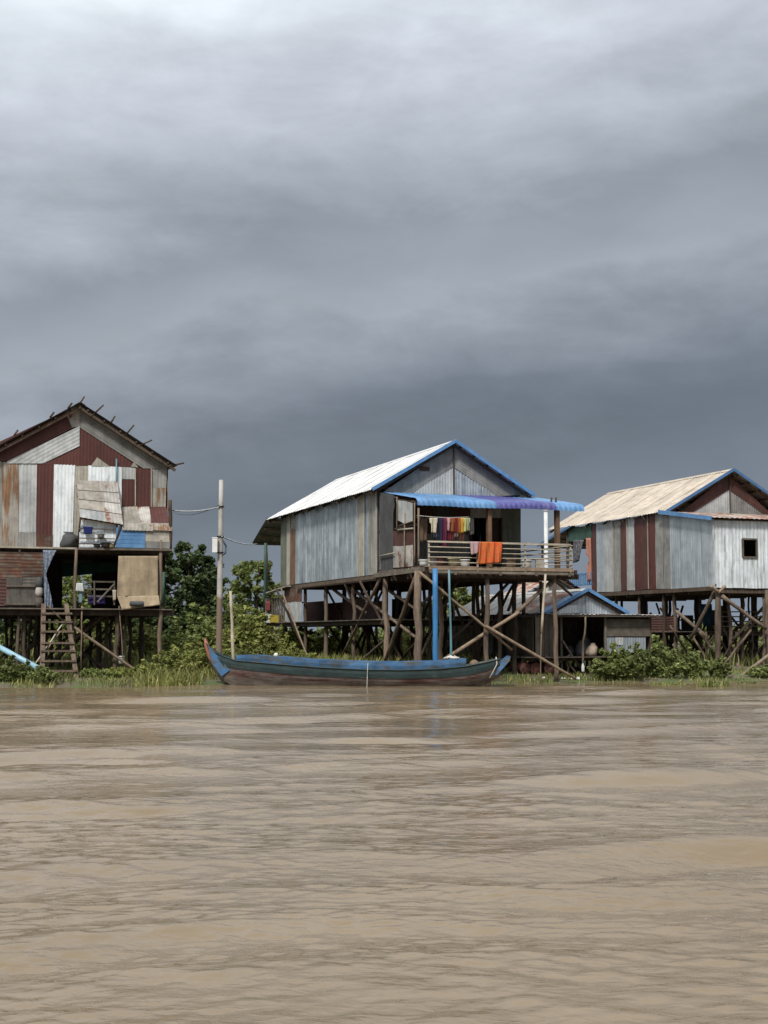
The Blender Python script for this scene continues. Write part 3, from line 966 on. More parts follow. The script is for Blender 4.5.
    for y, xa, xb in ((586, 6, 36), (604, 4, 38)):
        a, b = H.F(xa, y, -0.62), H.F(xb, y, -0.62)
        plank('batten', lw, (a[0], -0.62, a[1]), (b[0], -0.62, b[1]), 0.03, 0.04, 'wood_board')
    # inner walls of the lower storey: right side, partition, green sheet at the back
    w = frame_part(H, 'lower_right_wall', [((Wd, 0.2, z0 + 0.1), (Wd, 6.4, z0 + 0.1), 0.06, 0.06)])
    for i in range(8):
        a, b = lerp(0.2, 6.4, i / 8), lerp(0.2, 6.4, (i + 1) / 8)
        sheet(w, [(a, z0), (b, z0), (b, z1 - 0.15), (a, z1 - 0.15)], H.right(Wd), random.choice(['rust_heavy', 'galv_old', 'maroon_worn']), off=0.04)
    w = frame_part(H, 'lower_left_wall', [((0, 0.2, z0 + 0.1), (0, 6.4, z0 + 0.1), 0.06, 0.06)])
    for i in range(8):
        a, b = lerp(-0.4, 6.4, i / 8), lerp(-0.4, 6.4, (i + 1) / 8)
        sheet(w, [(a, z0), (b, z0), (b, z1 - 0.15), (a, z1 - 0.15)], H.side(0), random.choice(['rust_heavy', 'galv_old', 'maroon_worn']), off=0.04)
    m = MB()
    pa, pb = H.F(92, 573, 4.0), H.F(122, 604, 4.0)
    m.box((pa[0], 4.0, z0), (pb[0] + 0.5, 4.05, z1 - 0.15))
    m.build('partition', 'wood_dark', root)
    m = MB()
    pa, pb = H.F(20, 573, 3.9), H.F(62, 604, 3.9)
    m.box((pa[0], 3.9, z0), (pb[0], 3.95, z1 - 0.15))
    m.build('partition', 'wood_dark', root)
    # ---- posts
    up = lambda px, v: H.F(px, 600, v)[0]
    for px, v, zt_, r in ((75.5, -0.85, z1 - 0.05, 0.075), (160, -0.88, z1 + 0.25, 0.10)):
        stilt(H, up(px, v), v, zt_, r)
    for px, v, r, mt in ((19, -0.7, 0.07, 'wood_post'), (25, -0.55, 0.1, 'wood_post'), (117, -0.75, 0.1, 'wood_post'), (126, 0.2, 0.06, 'wood_post'),
                         (-8, -0.7, 0.1, 'wood_post'), (108, 0.4, 0.09, 'wood_dark'), (142, 1.5, 0.09, 'wood_dark')):
        stilt(H, up(px, v), v, z0 - 0.06, r, mt)
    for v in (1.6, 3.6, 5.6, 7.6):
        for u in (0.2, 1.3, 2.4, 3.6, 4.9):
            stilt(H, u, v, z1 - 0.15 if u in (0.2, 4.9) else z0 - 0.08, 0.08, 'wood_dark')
    for px in (30, 36, 98):
        stilt(H, up(px, 0.6), 0.6, z0 - 0.06, 0.07, 'wood_dark')
    # ---- braces
    def br_(a, b, va, vb, r, mt='wood_post'):
        pa, pb = H.F(*a, va), H.F(*b, vb)
        log('brace', root, (pa[0], va, pa[1]), (pb[0], vb, pb[1]), r, r * 0.85, mt, 0.02, 6, 5)
    br_((74, 627), (147, 679), -0.95, -0.95, 0.05, 'wood_light')
    br_((82, 653), (122, 680), 0.8, 0.2, 0.06, 'wood_dark')
    br_((66, 645), (108, 612), -0.2, 0.6, 0.07, 'wood_post')
    br_((55, 660), (100, 612), 0.4, 0.9, 0.06, 'wood_dark')
    br_((0, 670), (40, 640), 0.2, 0.5, 0.08, 'wood_dark')
    br_((32, 668), (64, 622), -1.6, -1.2, 0.025, 'bamboo')
    br_((38, 662), (60, 632), -1.4, -1.1, 0.022, 'wood_light')
    br_((125, 612), (134, 650), 0.9, 1.2, 0.04, 'wood_dark')
    br_((49, 606), (68, 626), -1.0, -1.0, 0.03, 'wood_light')
    br_((82, 606), (81, 680), -1.0, -1.0, 0.025, 'wood_light')
    br_((119, 606), (125, 679), -0.95, -0.9, 0.02, 'wood_light')
    for v in (2.6, 4.6):
        for k in range(3):
            a = random.uniform(0.2, 3.0)
            log('brace', root, (a, v, 0.4), (a + random.uniform(1.0, 1.9), v, z0 - 0.2), 0.05, 0.045, 'wood_dark', 0.02, 6)
    # ---- ladder (fixed under the doorway)
    lad = MB()
    t0, t1 = H.F(43.5, 604, -1.0), H.F(66, 604, -1.0)
    b0, b1 = H.F(42, 680, -1.75), H.F(77, 682, -1.75)
    for (t, b) in ((t0, b0), (t1, b1)):
        lad.beam((t[0], -1.0, t[1]), (b[0], -1.75, max(b[1], 0.05)), 0.13, 0.07, up=(0, 1, 0))
    ladder = lad.build('ladder', 'wood_post', root)
    for k, y in enumerate((613.5, 622, 631.5, 643, 651, 661, 671)):
        t = (y - 604) / 77
        v = lerp(-1.0, -1.75, t)
        a, b = H.F(lerp(42.5, 41, t) - 1, y, v), H.F(lerp(69, 76, t) + 2, y, v)
        plank('rung', ladder, (a[0], v - 0.05, a[1]), (b[0], v - 0.05, b[1]), 0.09, 0.055, 'wood_post')
    # ---- verandah rail by the doorway
    for y in (581.5, 589, 596):
        a, b = H.F(87, y, -0.8), H.F(115, y + 0.5, -0.8)
        plank('rail', root, (a[0], -0.8, a[1]), (b[0], -0.8, b[1]), 0.03, 0.045, 'wood_board')
    for x in (94, 114):
        a, b = H.F(x, 581, -0.8), H.F(x, 605, -0.8)
        plank('rail_post', root, (a[0], -0.84, a[1]), (b[0], -0.84, b[1]), 0.04, 0.04, 'wood_board')
    a, b = H.F(97, 602, -0.85), H.F(114, 584, -0.85)
    plank('rail', root, (a[0], -0.87, a[1]), (b[0], -0.87, b[1]), 0.03, 0.04, 'wood_board')
    a, b = H.F(163.5, 572, -0.95), H.F(162.5, 606, -0.95)
    log('drain_pipe', root, (a[0], -0.98, a[1]), (b[0], -0.98, b[1]), 0.045, 0.045, 'green_paint', 0.0, 8, 1)

    # ---- loose things on and around the house
    def Wp(px, py, v):
        u, z = H.F(px, py, v)
        return H.W(u, v, z)
    nrm = -A2
    cloth('curtain', [Wp(43, 550, -0.85), Wp(56.5, 550, -0.85), Wp(52, 608, -0.85), Wp(43.5, 608, -0.85)], 'curtain_blue', nu=16, nv=20, wave=0.03, freq=3.5,
          label='pale blue patterned curtain tied back in the left house doorway', cat='curtain', normal=nrm, seed=3,
          shape=lambda t: (0.0, 1.0 - 0.78 * min(1, t / 0.42)) if t < 0.42 else (0.0 + 0.25 * (t - 0.42), 0.22 + 0.9 * (t - 0.42) / 0.58))
    cloth('tarpaulin', [Wp(118.5, 556, -0.95), Wp(158, 556, -0.95), Wp(158, 597, -0.97), Wp(117, 597, -0.97)], 'tarp_tan', nu=44, nv=22, wave=0.016, freq=2.4,
          label='tan canvas tarpaulin hung across the lower verandah of the left house', cat='tarpaulin', normal=nrm, seed=5)
    cloth('canvas_flap', [Wp(117, 596, -0.99), Wp(158.5, 595.5, -0.99), Wp(160, 605, -1.15), Wp(122, 610, -1.2)], 'tarp_tan', nu=36, nv=8, wave=0.03, freq=2.1,
          label='loose tan canvas hem spilling over the floor edge below the tarpaulin', cat='canvas', normal=nrm, seed=8)
    m = MB()
    a, b = Wp(129.5, 603.5, -1.28), Wp(144, 604, -1.28)
    m.tube([a.lerp(b, t) for t in (0, .04, .3, .6, .96, 1)], [0.03, 0.075, 0.085, 0.09, 0.08, 0.03], 10)
    tag(m.build('rolled_mat', 'tarp_grey', smooth=True), 'grey rolled mat lying on the tan canvas hem', 'mat')
    c = Wp(69, 547, -0.3)
    m = MB()
    m.lathe([(0.05, 0), (0.19, 0.0), (0.24, 0.10), (0.23, 0.26), (0.19, 0.36), (0.10, 0.42), (0.14, 0.47), (0.0, 0.46)], (c.x, c.y, z1), 14)
    o = m.build('sack', 'tarp_grey', smooth=True)
    for q in o.data.vertices:
        q.co.x += 0.05 * math.sin(q.co.z * 11 + 1) + 0.03 * math.sin(q.co.y * 17)
        q.co.y += 0.04 * math.sin(q.co.x * 15 + q.co.z * 8)
    tag(o, 'dark grey tied sack on the ledge beside the bright sheet', 'sack')
    cloth('blue_cloth', [Wp(83, 526.5, -0.88), Wp(93, 527, -0.88), Wp(92, 534, -0.9), Wp(84, 534, -0.9)], cloth_mat('cloth_navy', (0.02, 0.028, 0.11)), nu=8, nv=6, wave=0.015,
          label='small navy cloth on the kitchen rail of the left house', cat='cloth', normal=nrm)
    # pots and pans along the kitchen rail
    for i, (px, py, r, mt, lab) in enumerate(((101, 535, 0.10, 'metal_pot', 'steel cooking pot on the kitchen rail, right of the navy cloth'),
                                              (106, 541, 0.13, 'metal_dark', 'large blackened pot low in the kitchen opening of the left house'),
                                              (111, 545, 0.09, 'plastic_cream', 'small cream bowl on the kitchen ledge next to the blue boards'),
                                              (97, 544, 0.09, 'metal_dark', 'small dark pot on the kitchen ledge below the navy cloth'))):
        zz = z1 - 0.01 if py > 540 else H.F(100, 538.5, -0.85)[1] + 0.016
        p = Wp(px, py, -0.93)
        e = empty('cooking_pot', (p.x, p.y, zz))
        tag(e, lab, 'pot' if 'pot' in lab else 'bowl', 'kitchen pots of the left house')
        m = MB()
        m.lathe([(0, 0), (r * 0.8, 0.0), (r, r * 0.4), (r, r * 1.1), (r * 1.1, r * 1.15), (r * 0.95, r * 1.1), (r * 0.9, r * 0.3), (0, r * 0.15)], n=14)
        m.build('body', mt, e, smooth=True)
        if 'pot' in lab:
            m = MB()
            for sg in (-1, 1):
                m.tube([(sg * r, -0.04, r * 0.9), (sg * r * 1.3, -0.03, r * 0.95), (sg * r * 1.3, 0.03, r * 0.95), (sg * r, 0.04, r * 0.9)], 0.012, 5)
            m.build('handle', mt, e)
    cloth('white_cloth', [Wp(76.5, 583, -0.92), Wp(83, 583, -0.92), Wp(84, 592, -0.95), Wp(75.5, 591, -0.95)], cloth_mat('cloth_white', (0.5, 0.52, 0.5)), nu=8, nv=6, wave=0.02,
          label='white rag hanging by the doorway post of the left house', cat='cloth', normal=nrm)
    cloth('blue_rag', [Wp(79, 592, -0.9), Wp(83, 592, -0.9), Wp(82, 603, -0.92), Wp(78.5, 603, -0.92)], cloth_mat('cloth_paleblue', (0.16, 0.24, 0.28)), nu=6, nv=6, wave=0.015,
          label='pale blue rag hanging below the white rag on the left house', cat='cloth', normal=nrm)
    cloth('purple_cloth', [Wp(88, 594, -0.7), Wp(104, 595, -0.7), Wp(106, 604, -0.72), Wp(88, 604, -0.72)], cloth_mat('cloth_purple', (0.035, 0.025, 0.10)), nu=8, nv=6, wave=0.03,
          label='dark purple cloth bundled behind the verandah rail of the left house', cat='cloth', normal=nrm)
    cloth('white_towel', [Wp(112.5, 590, -0.9), Wp(116.5, 590, -0.9), Wp(116, 600, -0.9), Wp(113, 601, -0.9)], cloth_mat('cloth_cream', (0.38, 0.33, 0.27)), nu=6, nv=6, wave=0.012,
          label='cream towel hanging left of the tan tarpaulin', cat='towel', normal=nrm)
    cloth('green_sheet', [Wp(62, 563, 3.7), Wp(122, 562, 3.7), Wp(122, 571, 3.72), Wp(62, 577, 3.72)], 'green_cloth', nu=14, nv=6, wave=0.03,
          label='green plastic sheet hung inside the lower storey of the left house', cat='plastic sheet', normal=nrm)
    for i, (y0_, y1_, mt, lab) in enumerate(((577, 588, 'tarp_grey', 'topmost grey bundle hung beside the blue curtain'),
                                        (586, 597, 'concrete', 'pale middle bundle hung beside the blue curtain'),
                                        (596, 608, 'wood_board', 'lowest brown bundle hung beside the blue curtain'))):
        p, q = Wp(39, y0_, -0.72), Wp(39, y1_, -0.72)
        h = p.z - q.z
        m = MB()
        m.lathe([(0.02, 0), (0.09, 0.03), (0.12, h * 0.4), (0.10, h * 0.8), (0.03, h)], (q.x, q.y, q.z), 10)
        tag(m.build('hanging_bundle', mt, smooth=True), lab, 'bundle', 'bundles hung beside the curtain')
    # pipe leaning on the bank
    a, b = at(-12, 641, 41.2), at(39, 669, 40.3)
    o = log('water_pipe', None, a, b, 0.085, 0.085, 'cyan_pipe', 0.0, 10, 2)
    tag(o, 'light blue plastic pipe slanting down the bank under the left house', 'pipe')
    m = MB()
    o = bucket('jerrycan', Wp(121.5, 664, -0.2) , 0.09, 0.24, 'plastic_white', 'white plastic container between the stilts of the left house', 'container', False, flare=1.0)
    return H


HL = build_left_house()


# ================================================================== middle house
def build_middle_house():
    H = House('stilt_house', 'silver-walled stilt house with white roof and blue awning over its porch, centre of the picture', 1.28, 41.4)
    root = H.root
    Wd, vw, vr = 5.0, 4.26, 15.7
    zf = 3.47
    sv = lambda px, u=0.0: H.S(px, 570, u)[0]
    uc, zc = H.F(455, 441, vw - 0.3)
    ul, zl = H.F(371.5, 489.5, vw - 0.3)
    ur, zr = H.F(534, 495.5, vw - 0.3)
    zt = zl + (0 - ul) * (zc - zl) / (uc - ul) - 0.10
    # ---- roof
    roof = gable_roof(H, ul, ur, uc, vw - 0.33, 16.5, zl, zr, zc, 'roof_white', fascia='blue_awning')
    # ---- gable / front wall of the room behind the porch
    fr = [((0.04, vw + 0.06, zf), (0.04, vw + 0.06, zt), 0.09, 0.09), ((Wd - 0.04, vw + 0.06, zf), (Wd - 0.04, vw + 0.06, zt), 0.09, 0.09),
          ((uc, vw + 0.06, zt), (uc, vw + 0.06, zc - 0.2), 0.08, 0.08), ((0, vw + 0.06, zt), (Wd, vw + 0.06, zt), 0.06, 0.09)]
    wall = frame_part(H, 'front_wall', fr)

    def S(pts, mat, off=0.0, rib=(0, 1), amp=0.009, v=vw):
        return sheet(wall, H.Fp(pts, v), H.front(v), mat, rib=rib, off=off + random.uniform(0, 0.004), amp=amp)
    sl, sr = (1, (zc - zl) / (uc - ul)), (1, -(zc - zr) / (ur - uc))
    S([(380, 494), (453, 445), (453, 467), (408, 495)], 'galv_old', 0.015, rib=sl, amp=0.004)
    S([(453, 467), (453, 445), (527, 495), (497, 496)], 'galv_old', 0.015, rib=sr, amp=0.004)
    S([(408, 495), (453, 467), (453, 496)], 'galv_pale', 0.0)
    S([(453, 467), (497, 496), (453, 496)], 'galv_new', 0.0)
    p, q = H.F(453, 447, vw), H.F(453, 494, vw)
    plank('batten', wall, (p[0], vw - 0.06, p[1]), (q[0], vw - 0.06, q[1]), 0.05, 0.03, 'wood_dark')
    p = H.F(424, 469, vw)
    m = MB()
    m.box((p[0] - 0.16, vw - 0.055, p[1] - 0.06), (p[0] + 0.17, vw - 0.03, p[1] + 0.07))
    m.build('patch', 'rust_heavy', wall)
    S([(379, 494), (418, 495), (418, 533), (379, 533)], 'galv_old', 0.0)
    S([(416, 500), (434, 500), (434, 534), (416, 533)], 'maroon_worn', 0.02)
    S([(434, 500), (452, 500), (452, 534), (434, 534)], 'tarp_grey', 0.015)
    S([(452, 500), (470, 500), (470, 535), (452, 534)], 'maroon_worn', 0.012)
    S([(379, 533), (425, 533), (425, 574), (379, 574)], 'galv_old', 0.006)
    S([(425, 533), (448, 533), (448, 574), (425, 574)], 'galv_old', 0.01)
    S([(448, 533), (471, 533), (471, 574), (448, 574)], 'galv_old', 0.006)
    S([(470, 495), (502, 496), (502, 518), (470, 518)], 'galv_old', 0.01)
    for a, b in ((501, 507), (507, 513), (513, 520.5)):
        S([(a, 497), (b, 497), (b, 574), (a, 574)], 'green_board', 0.012, amp=0.002)
    for x in (470.5, 501):
        p, q = H.F(x, 518, vw), H.F(x, 570, vw)
        plank('door_frame', wall, (p[0], vw - 0.03, zf), (p[0], vw - 0.03, p[1]), 0.07, 0.05, 'wood_dark')
    # a half-open dark door leaf
    a, b = H.F(490, 518, vw)[0], H.F(500, 518, vw)[0]
    m = MB()
    m.box((a, vw + 0.02, zf), (b, vw + 0.05, H.F(490, 519, vw)[1]))
    m.build('door', 'wood_dark', wall)
    # ---- long left wall
    wl = frame_part(H, 'left_wall', [((0.05, vw, zt - 0.05), (0.05, vr, zt - 0.05), 0.07, 0.09), ((0.05, vw, zf), (0.05, vr, zf), 0.07, 0.09),
                                     ((0.05, vw, (zf + zt) / 2), (0.05, vr, (zf + zt) / 2), 0.05, 0.07)])
    def L(pa, pb, mat, drop=0.10, off=0.0, top=None, amp=0.010, tilt=0.0):
        a, b = sv(pb), sv(pa)
        sheet(wl, [(a, zf - drop), (b, zf - drop), (b, top or zt), (a, top or zt)], H.side(0), mat, off=off + random.uniform(0, 0.004), amp=amp, pitch=0.19, tilt=tilt)
    L(281, 287, 'green_board', 0.12)
    L(287, 290.5, 'galv_beige', 0.10, 0.01)
    L(290.5, 296, 'wood_brown', 0.10, 0.006, top=zt - 0.6)
    L(288, 297, 'galv_beige', -2.0, 0.004)
    k = 11
    for i in range(k):
        a, b = lerp(sv(358.5), sv(296), i / k), lerp(sv(358.5), sv(296), (i + 1) / k)
        sheet(wl, [(a, zf - 0.12), (b, zf - 0.12), (b, zt), (a, zt)], H.side(0), 'galv_new', off=0.012, amp=0.011, pitch=0.19, dent=0.004)
    L(358, 365.5, 'galv_beige', 0.13, 0.02)
    L(365, 370.5, 'galv_new', 0.13, 0.012)
    L(370, 377, 'galv_beige', 0.12, 0.02)
    plank('corner_board', wl, (-0.06, vw + 0.05, zf - 0.12), (-0.06, vw + 0.05, zt), 0.09, 0.04, 'galv_pale')
    # ---- right and rear walls
    wr = frame_part(H, 'right_wall', [((Wd - 0.05, vw, zt - 0.05), (Wd - 0.05, vr, zt - 0.05), 0.07, 0.09)])
    for i in range(14):
        a, b = lerp(vw, vr, i / 14), lerp(vw, vr, (i + 1) / 14)
        sheet(wr, [(a, zf - 0.1), (b, zf - 0.1), (b, zt), (a, zt)], H.right(Wd), 'galv_new' if i % 3 else 'galv_old')
    wb = frame_part(H, 'rear_wall', [((0, vr - 0.05, zt), (Wd, vr - 0.05, zt), 0.06, 0.09)])
    for i in range(6):
        a, b = lerp(0, Wd, i / 6), lerp(0, Wd, (i + 1) / 6)
        ea, eb = [gable_edge(t, uc, ul, ur, zl, zr, zc) - 0.12 for t in (a, b)]
        top = [(b, eb), (a, ea)] if not (a < uc < b) else [(b, eb), (uc, zc - 0.12), (a, ea)]
        sheet(wb, [(a, zf - 0.1), (b, zf - 0.1)] + top, ((0, vr, 0), (1, 0, 0), (0, 0, 1), (0, 1, 0)), 'galv_old')
    m = MB()
    m.box((0.05, vw + 0.02, zf - 0.08), (Wd - 0.05, vr - 0.1, zf - 0.02))
    m.build('room_floor', 'wood_dark', root)
    # ---- porch deck: joists, planks
    m = MB()
    for v in (0.1, 1.4, 2.8, 4.1):
        m.beam((-0.1, v, zf - 0.28), (Wd - 0.05, v, zf - 0.28), 0.10, 0.16)
    for u in np.linspace(0.02, Wd - 0.2, 9):
        m.beam((u, -0.08, zf - 0.14), (u, vw, zf - 0.14), 0.07, 0.11)
    m.beam((0.0, vw, zf - 0.2), (0.0, vr, zf - 0.2), 0.1, 0.2)
    m.beam((Wd, vw, zf - 0.2), (Wd, vr, zf - 0.2), 0.1, 0.2)
    for v in np.arange(vw + 0.2, vr, 1.4):
        m.beam((0, v, zf - 0.17), (Wd, v, zf - 0.17), 0.09, 0.14)
    deck = m.build('deck', 'wood_dark', root)
    ud = H.F(571.5, 566, 0)[0]
    v = -0.06
    while v < vw - 0.05:
        w = random.uniform(0.12, 0.17)
        plank('plank', deck, (random.uniform(-0.12, 0.0), v + w / 2, zf - 0.045), (ud + random.uniform(-0.05, 0.1), v + w / 2, zf - 0.045), w - 0.012, 0.035, random.choice(['wood_board', 'wood_board', 'wood_light']))
        v += w
    for dz, mt in ((-0.11, 'wood_light'), (-0.20, 'wood_board')):
        plank('edge_board', deck, (0.0, -0.10, zf + dz), (ud + 0.02, -0.10, zf + dz + random.uniform(-0.02, 0.02)), 0.03, 0.075, mt)
    plank('edge_board', deck, (-0.14, -0.05, zf - 0.13), (-0.14, vw, zf - 0.15), 0.03, 0.13, 'wood_board')
    plank('edge_board', deck, (-0.16, vw, zf - 0.2), (-0.16, sv(300), zf - 0.22), 0.04, 0.11, 'wood_post')
    for px in (455, 500, 536, 569):
        u = H.F(px, 566, -0.1)[0]
        plank('joist_end', deck, (u, -0.16, zf - 0.23), (u, 0.1, zf - 0.23), 0.07, 0.11, 'wood_board')
    # ---- railing
    u0, u1 = 0.03, ud - 0.03
    zs = [H.F(428, y, 0)[1] for y in (542, 546.8, 552, 557, 562)]
    railing = plank('railing', root, (u0 - 0.04, 0.0, zs[0] + 0.03), (u1, 0.0, zs[0] + 0.03), 0.05, 0.03, 'batten')
    for u in (u0, u0 + 1.55, u0 + 3.1, u1):
        plank('rail_post', railing, (u, 0.0, zf - 0.2), (u, 0.0, zs[0] + 0.01), 0.045, 0.045, 'batten')
    plank('rail_post', railing, (u1, vw - 0.3, zf - 0.2), (u1, vw - 0.3, zs[0]), 0.045, 0.045, 'batten')
    for i, z in enumerate(zs):
        log('rail', railing, (u0 - 0.04, -0.035, z), (u1 + 0.05, -0.035, z + random.uniform(-0.02, 0.01)), 0.017, 0.016, 'bamboo', 0.008, 6, 6)
        if i < 4:
            log('rail', railing, (u1 + 0.035, -0.06, z - 0.01), (u1 + 0.035, vw - 0.25, z), 0.02, 0.02, 'bamboo', 0.006, 6, 4)
    # ---- porch left side: tarp, hanging sheet, rusty panels
    ps = frame_part(H, 'porch_side_wall', [((0.03, 1.0, zf), (0.03, vw, zf), 0.05, 0.06), ((0.03, 1.0, zf + 1.25), (0.03, vw, zf + 1.25), 0.04, 0.05), ((0.03, 0.95, 5.35), (0.03, vw, 5.85), 0.05, 0.06)])
    def Q(pts, mat, off=0.0, rib=(0, 1), amp=0.008):
        sheet(ps, H.Sp(pts, 0), H.side(0), mat, rib=rib, off=off + random.uniform(0, 0.004), amp=amp)
    Q([(379.5, 492), (395, 495), (394, 512), (394, 570), (381, 573)], 'tarp_grey', 0.01, amp=0.02)
    Q([(397, 500), (406, 501), (406, 524), (398, 520)], 'galv_pale', 0.02)
    Q([(405, 501), (414, 503), (413.5, 521), (405, 524)], 'galv_pale', 0.03)
    Q([(394, 531), (404.5, 530), (404.5, 546), (394, 546)], 'maroon_worn', 0.015)
    Q([(404.5, 530), (414, 529), (414, 545), (404.5, 546)], 'maroon_worn', 0.02)
    Q([(394, 546), (404.5, 546), (404.5, 567), (394, 568)], 'rust_patchy', 0.012)
    Q([(404.5, 546), (414, 545), (414, 566), (404.5, 567)], 'rust_patchy', 0.016)
    for px, ya, yb, r in ((404.5, 512, 568, 0.022), (414.5, 503, 566, 0.022), (418.5, 508, 566, 0.03), (397, 497, 532, 0.02)):
        a, b = H.S(px, ya, -0.06), H.S(px, yb, -0.06)
        log('pole', ps, (-0.06, a[0], a[1]), (-0.06, b[0], b[1]), r, r, 'wood_light', 0.008, 6, 4)
    a, b = H.S(380, 556, -0.08), H.S(394, 553, -0.08)
    log('pole', ps, (-0.08, a[0], a[1]), (-0.08, b[0], b[1]), 0.02, 0.02, 'bamboo', 0.004, 6, 2)
    a, b = H.S(398, 530, -0.05), H.S(413, 528.5, -0.05)
    log('pole', ps, (-0.05, a[0], a[1]), (-0.05, b[0], b[1]), 0.035, 0.03, 'batten', 0.004, 6, 2)
    a, b = H.S(399, 526, -0.05), H.S(413, 521, -0.05)
    log('pole', ps, (-0.05, a[0], a[1]), (-0.05, b[0], b[1]), 0.02, 0.02, 'wood_light', 0.01, 6, 2)
    # ---- blue awning with a rolled front edge
    zA = H.F(390, 492.5, vw)[1]
    zB = H.F(417, 497.5, 0.95)[1]
    zC = H.F(417, 505.5, 0.87)[1]
    prof = [(vw - 0.02, zA), (3.2, lerp(zA, zB, 0.34)), (2.2, lerp(zA, zB, 0.66)), (1.35, lerp(zA, zB, 0.93)), (1.10, zB - 0.0), (0.98, zB - 0.035), (0.91, zB - 0.09), (0.875, zB - 0.15), (0.87, zC)]
    m = MB()
    ue = H.F(583.5, 510, 0.87)[0]
    for v, z in ((vw - 0.05, zA - 0.07), (2.7, lerp(zA, zB, 0.5) - 0.07), (1.2, zB - 0.10)):
        m.beam((-0.05, v, z), (ue - 0.05, v, z), 0.06, 0.06)
    for u in np.linspace(0.05, ue - 0.15, 7):
        m.beam((u, vw - 0.03, zA - 0.14), (u, 1.05, zB - 0.16), 0.05, 0.06)
    awn = m.build('awning', 'wood_dark', root)
    def UA(px):
        return H.F(px, 503, 0.9)[0]
    for (pa, pb, mt, k) in ((417, 496.5, 'blue_awning', 4), (496.5, 556, 'purple_awning', 3), (556, 583.5, 'blue_awning', 1)):
        for i in range(k):
            a, b = lerp(UA(pa), UA(pb), i / k), lerp(UA(pa), UA(pb), (i + 1) / k)
            n = max(8, int((b - a) / 0.025))
            pts = []
            for q, (v, z) in enumerate(prof):
                v0_, z0_ = prof[max(q - 1, 0)]
                v1_, z1_ = prof[min(q + 1, len(prof) - 1)]
                tl_ = math.hypot(v1_ - v0_, z1_ - z0_)
                nv_, nz_ = (z1_ - z0_) / tl_, -(v1_ - v0_) / tl_
                for j in range(n + 1):
                    u = lerp(a, b, j / n)
                    w = 0.009 * math.cos(2 * math.pi * u / 0.17) + 0.006 * math.sin(u * 2.3 + q)
                    sag = 0.012 * math.sin(u * 1.9 + 0.7) if q > 3 else 0
                    pts.append((u, v + nv_ * w, z + nz_ * w + 0.003 * (i % 2) + sag - (0.007 * math.cos(2 * math.pi * u / 0.17) if q == len(prof) - 1 else 0)))
            mm = MB()
            mm.add(pts, [(r_ * (n + 1) + c, r_ * (n + 1) + c + 1, (r_ + 1) * (n + 1) + c + 1, (r_ + 1) * (n + 1) + c) for r_ in range(len(prof) - 1) for c in range(n)])
            mm.build('sheet', mt, awn, smooth=True)
    for px, yb, v, r in ((489, 560, 1.1, 0.085), (557, 566, 1.1, 0.085)):
        u = H.F(px, 530, v)[0]
        plank('awning_post', root, (u, v, zf - 0.3), (u, v, zB - 0.1), 0.17, 0.12, 'wood_brown')
    u = H.F(551, 500, 1.6)[0]
    for px in (551, 555.5):
        u = H.F(px, 500, 1.5)[0]
        log('post_tip', root, (u, 1.5, zB - 0.05), (u + 0.02, 1.5, H.F(px, 497.5, 1.5)[1]), 0.035, 0.03, 'wood_dark', 0.0, 6, 1)
    # ---- stilts
    def G(px, v):
        return H.F(px, 620, v)[0]
    stilt(H, G(418, 0.25), 0.25, zf - 0.18, 0.17, 'wood_post', rt=0.105)
    stilt(H, G(487, 0.15), 0.15, zf - 0.2, 0.11, 'wood_post')
    stilt(H, G(555, 0.1), 0.1, zf - 0.2, 0.10, 'wood_post')
    stilt(H, G(441, 1.6), 1.6, zf - 0.3, 0.11, 'wood_post')
    stilt(H, G(499, 1.7), 1.7, zf - 0.75, 0.09, 'wood_post')
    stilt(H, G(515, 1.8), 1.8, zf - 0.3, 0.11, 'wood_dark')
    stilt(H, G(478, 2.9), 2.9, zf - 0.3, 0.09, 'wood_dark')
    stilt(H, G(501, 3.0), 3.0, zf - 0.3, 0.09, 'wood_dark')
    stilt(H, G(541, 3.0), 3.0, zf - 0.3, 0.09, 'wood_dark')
    o = stilt(H, G(434, -0.12), -0.22, zf - 0.12, 0.085, 'blue_pipe', name='pipe', rt=0.085)
    a, b = H.F(449, 570, -0.2), H.F(452, 662, -0.2)
    log('pipe', root, (a[0], -0.2, a[1]), (b[0], -0.2, 0.1), 0.035, 0.035, 'teal_pipe', 0.006, 7, 4)
    for px, r in ((386, 0.14), (354, 0.10), (326, 0.11), (305, 0.10)):
        v = H.S(px, 620, 0.1)[0]
        stilt(H, 0.1, v, zf - 0.15, r, 'wood_post')
        for u in (1.7, 3.3, 4.9):
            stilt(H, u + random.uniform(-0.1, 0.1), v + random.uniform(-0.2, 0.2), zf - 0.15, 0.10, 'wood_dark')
    v = H.S(285.5, 620, 0.1)[0]
    for u in (0.1, 2.5, 4.9):
        stilt(H, u, v, zf - 0.15, 0.10, 'wood_dark')
    # ---- braces
    def fb(a, b, va, vb, r, mt='wood_post'):
        pa, pb = H.F(*a, va), H.F(*b, vb)
        log('brace', root, (pa[0], va, pa[1]), (pb[0], vb, pb[1]), r, r * 0.85, mt, 0.02, 6, 5)
    def sb(a, b, u, r, mt='wood_post', u2=None):
        u2 = u if u2 is None else u2
        pa, pb = H.S(*a, u), H.S(*b, u2)
        log('brace', root, (u, pa[0], pa[1]), (u2, pb[0], pb[1]), r, r * 0.85, mt, 0.02, 6, 5)
    fb((419, 572), (512, 650), 0.0, -0.05, 0.045, 'wood_light')
    fb((486, 626), (576, 679), -0.12, -0.3, 0.05, 'wood_light')
    fb((440, 662), (519, 612), 0.5, 0.3, 0.065, 'wood_light')
    fb((516, 613), (556, 577), 0.35, 0.3, 0.065, 'wood_post')
    fb((452, 640), (513, 578), 2.2, 2.0, 0.055, 'wood_dark')
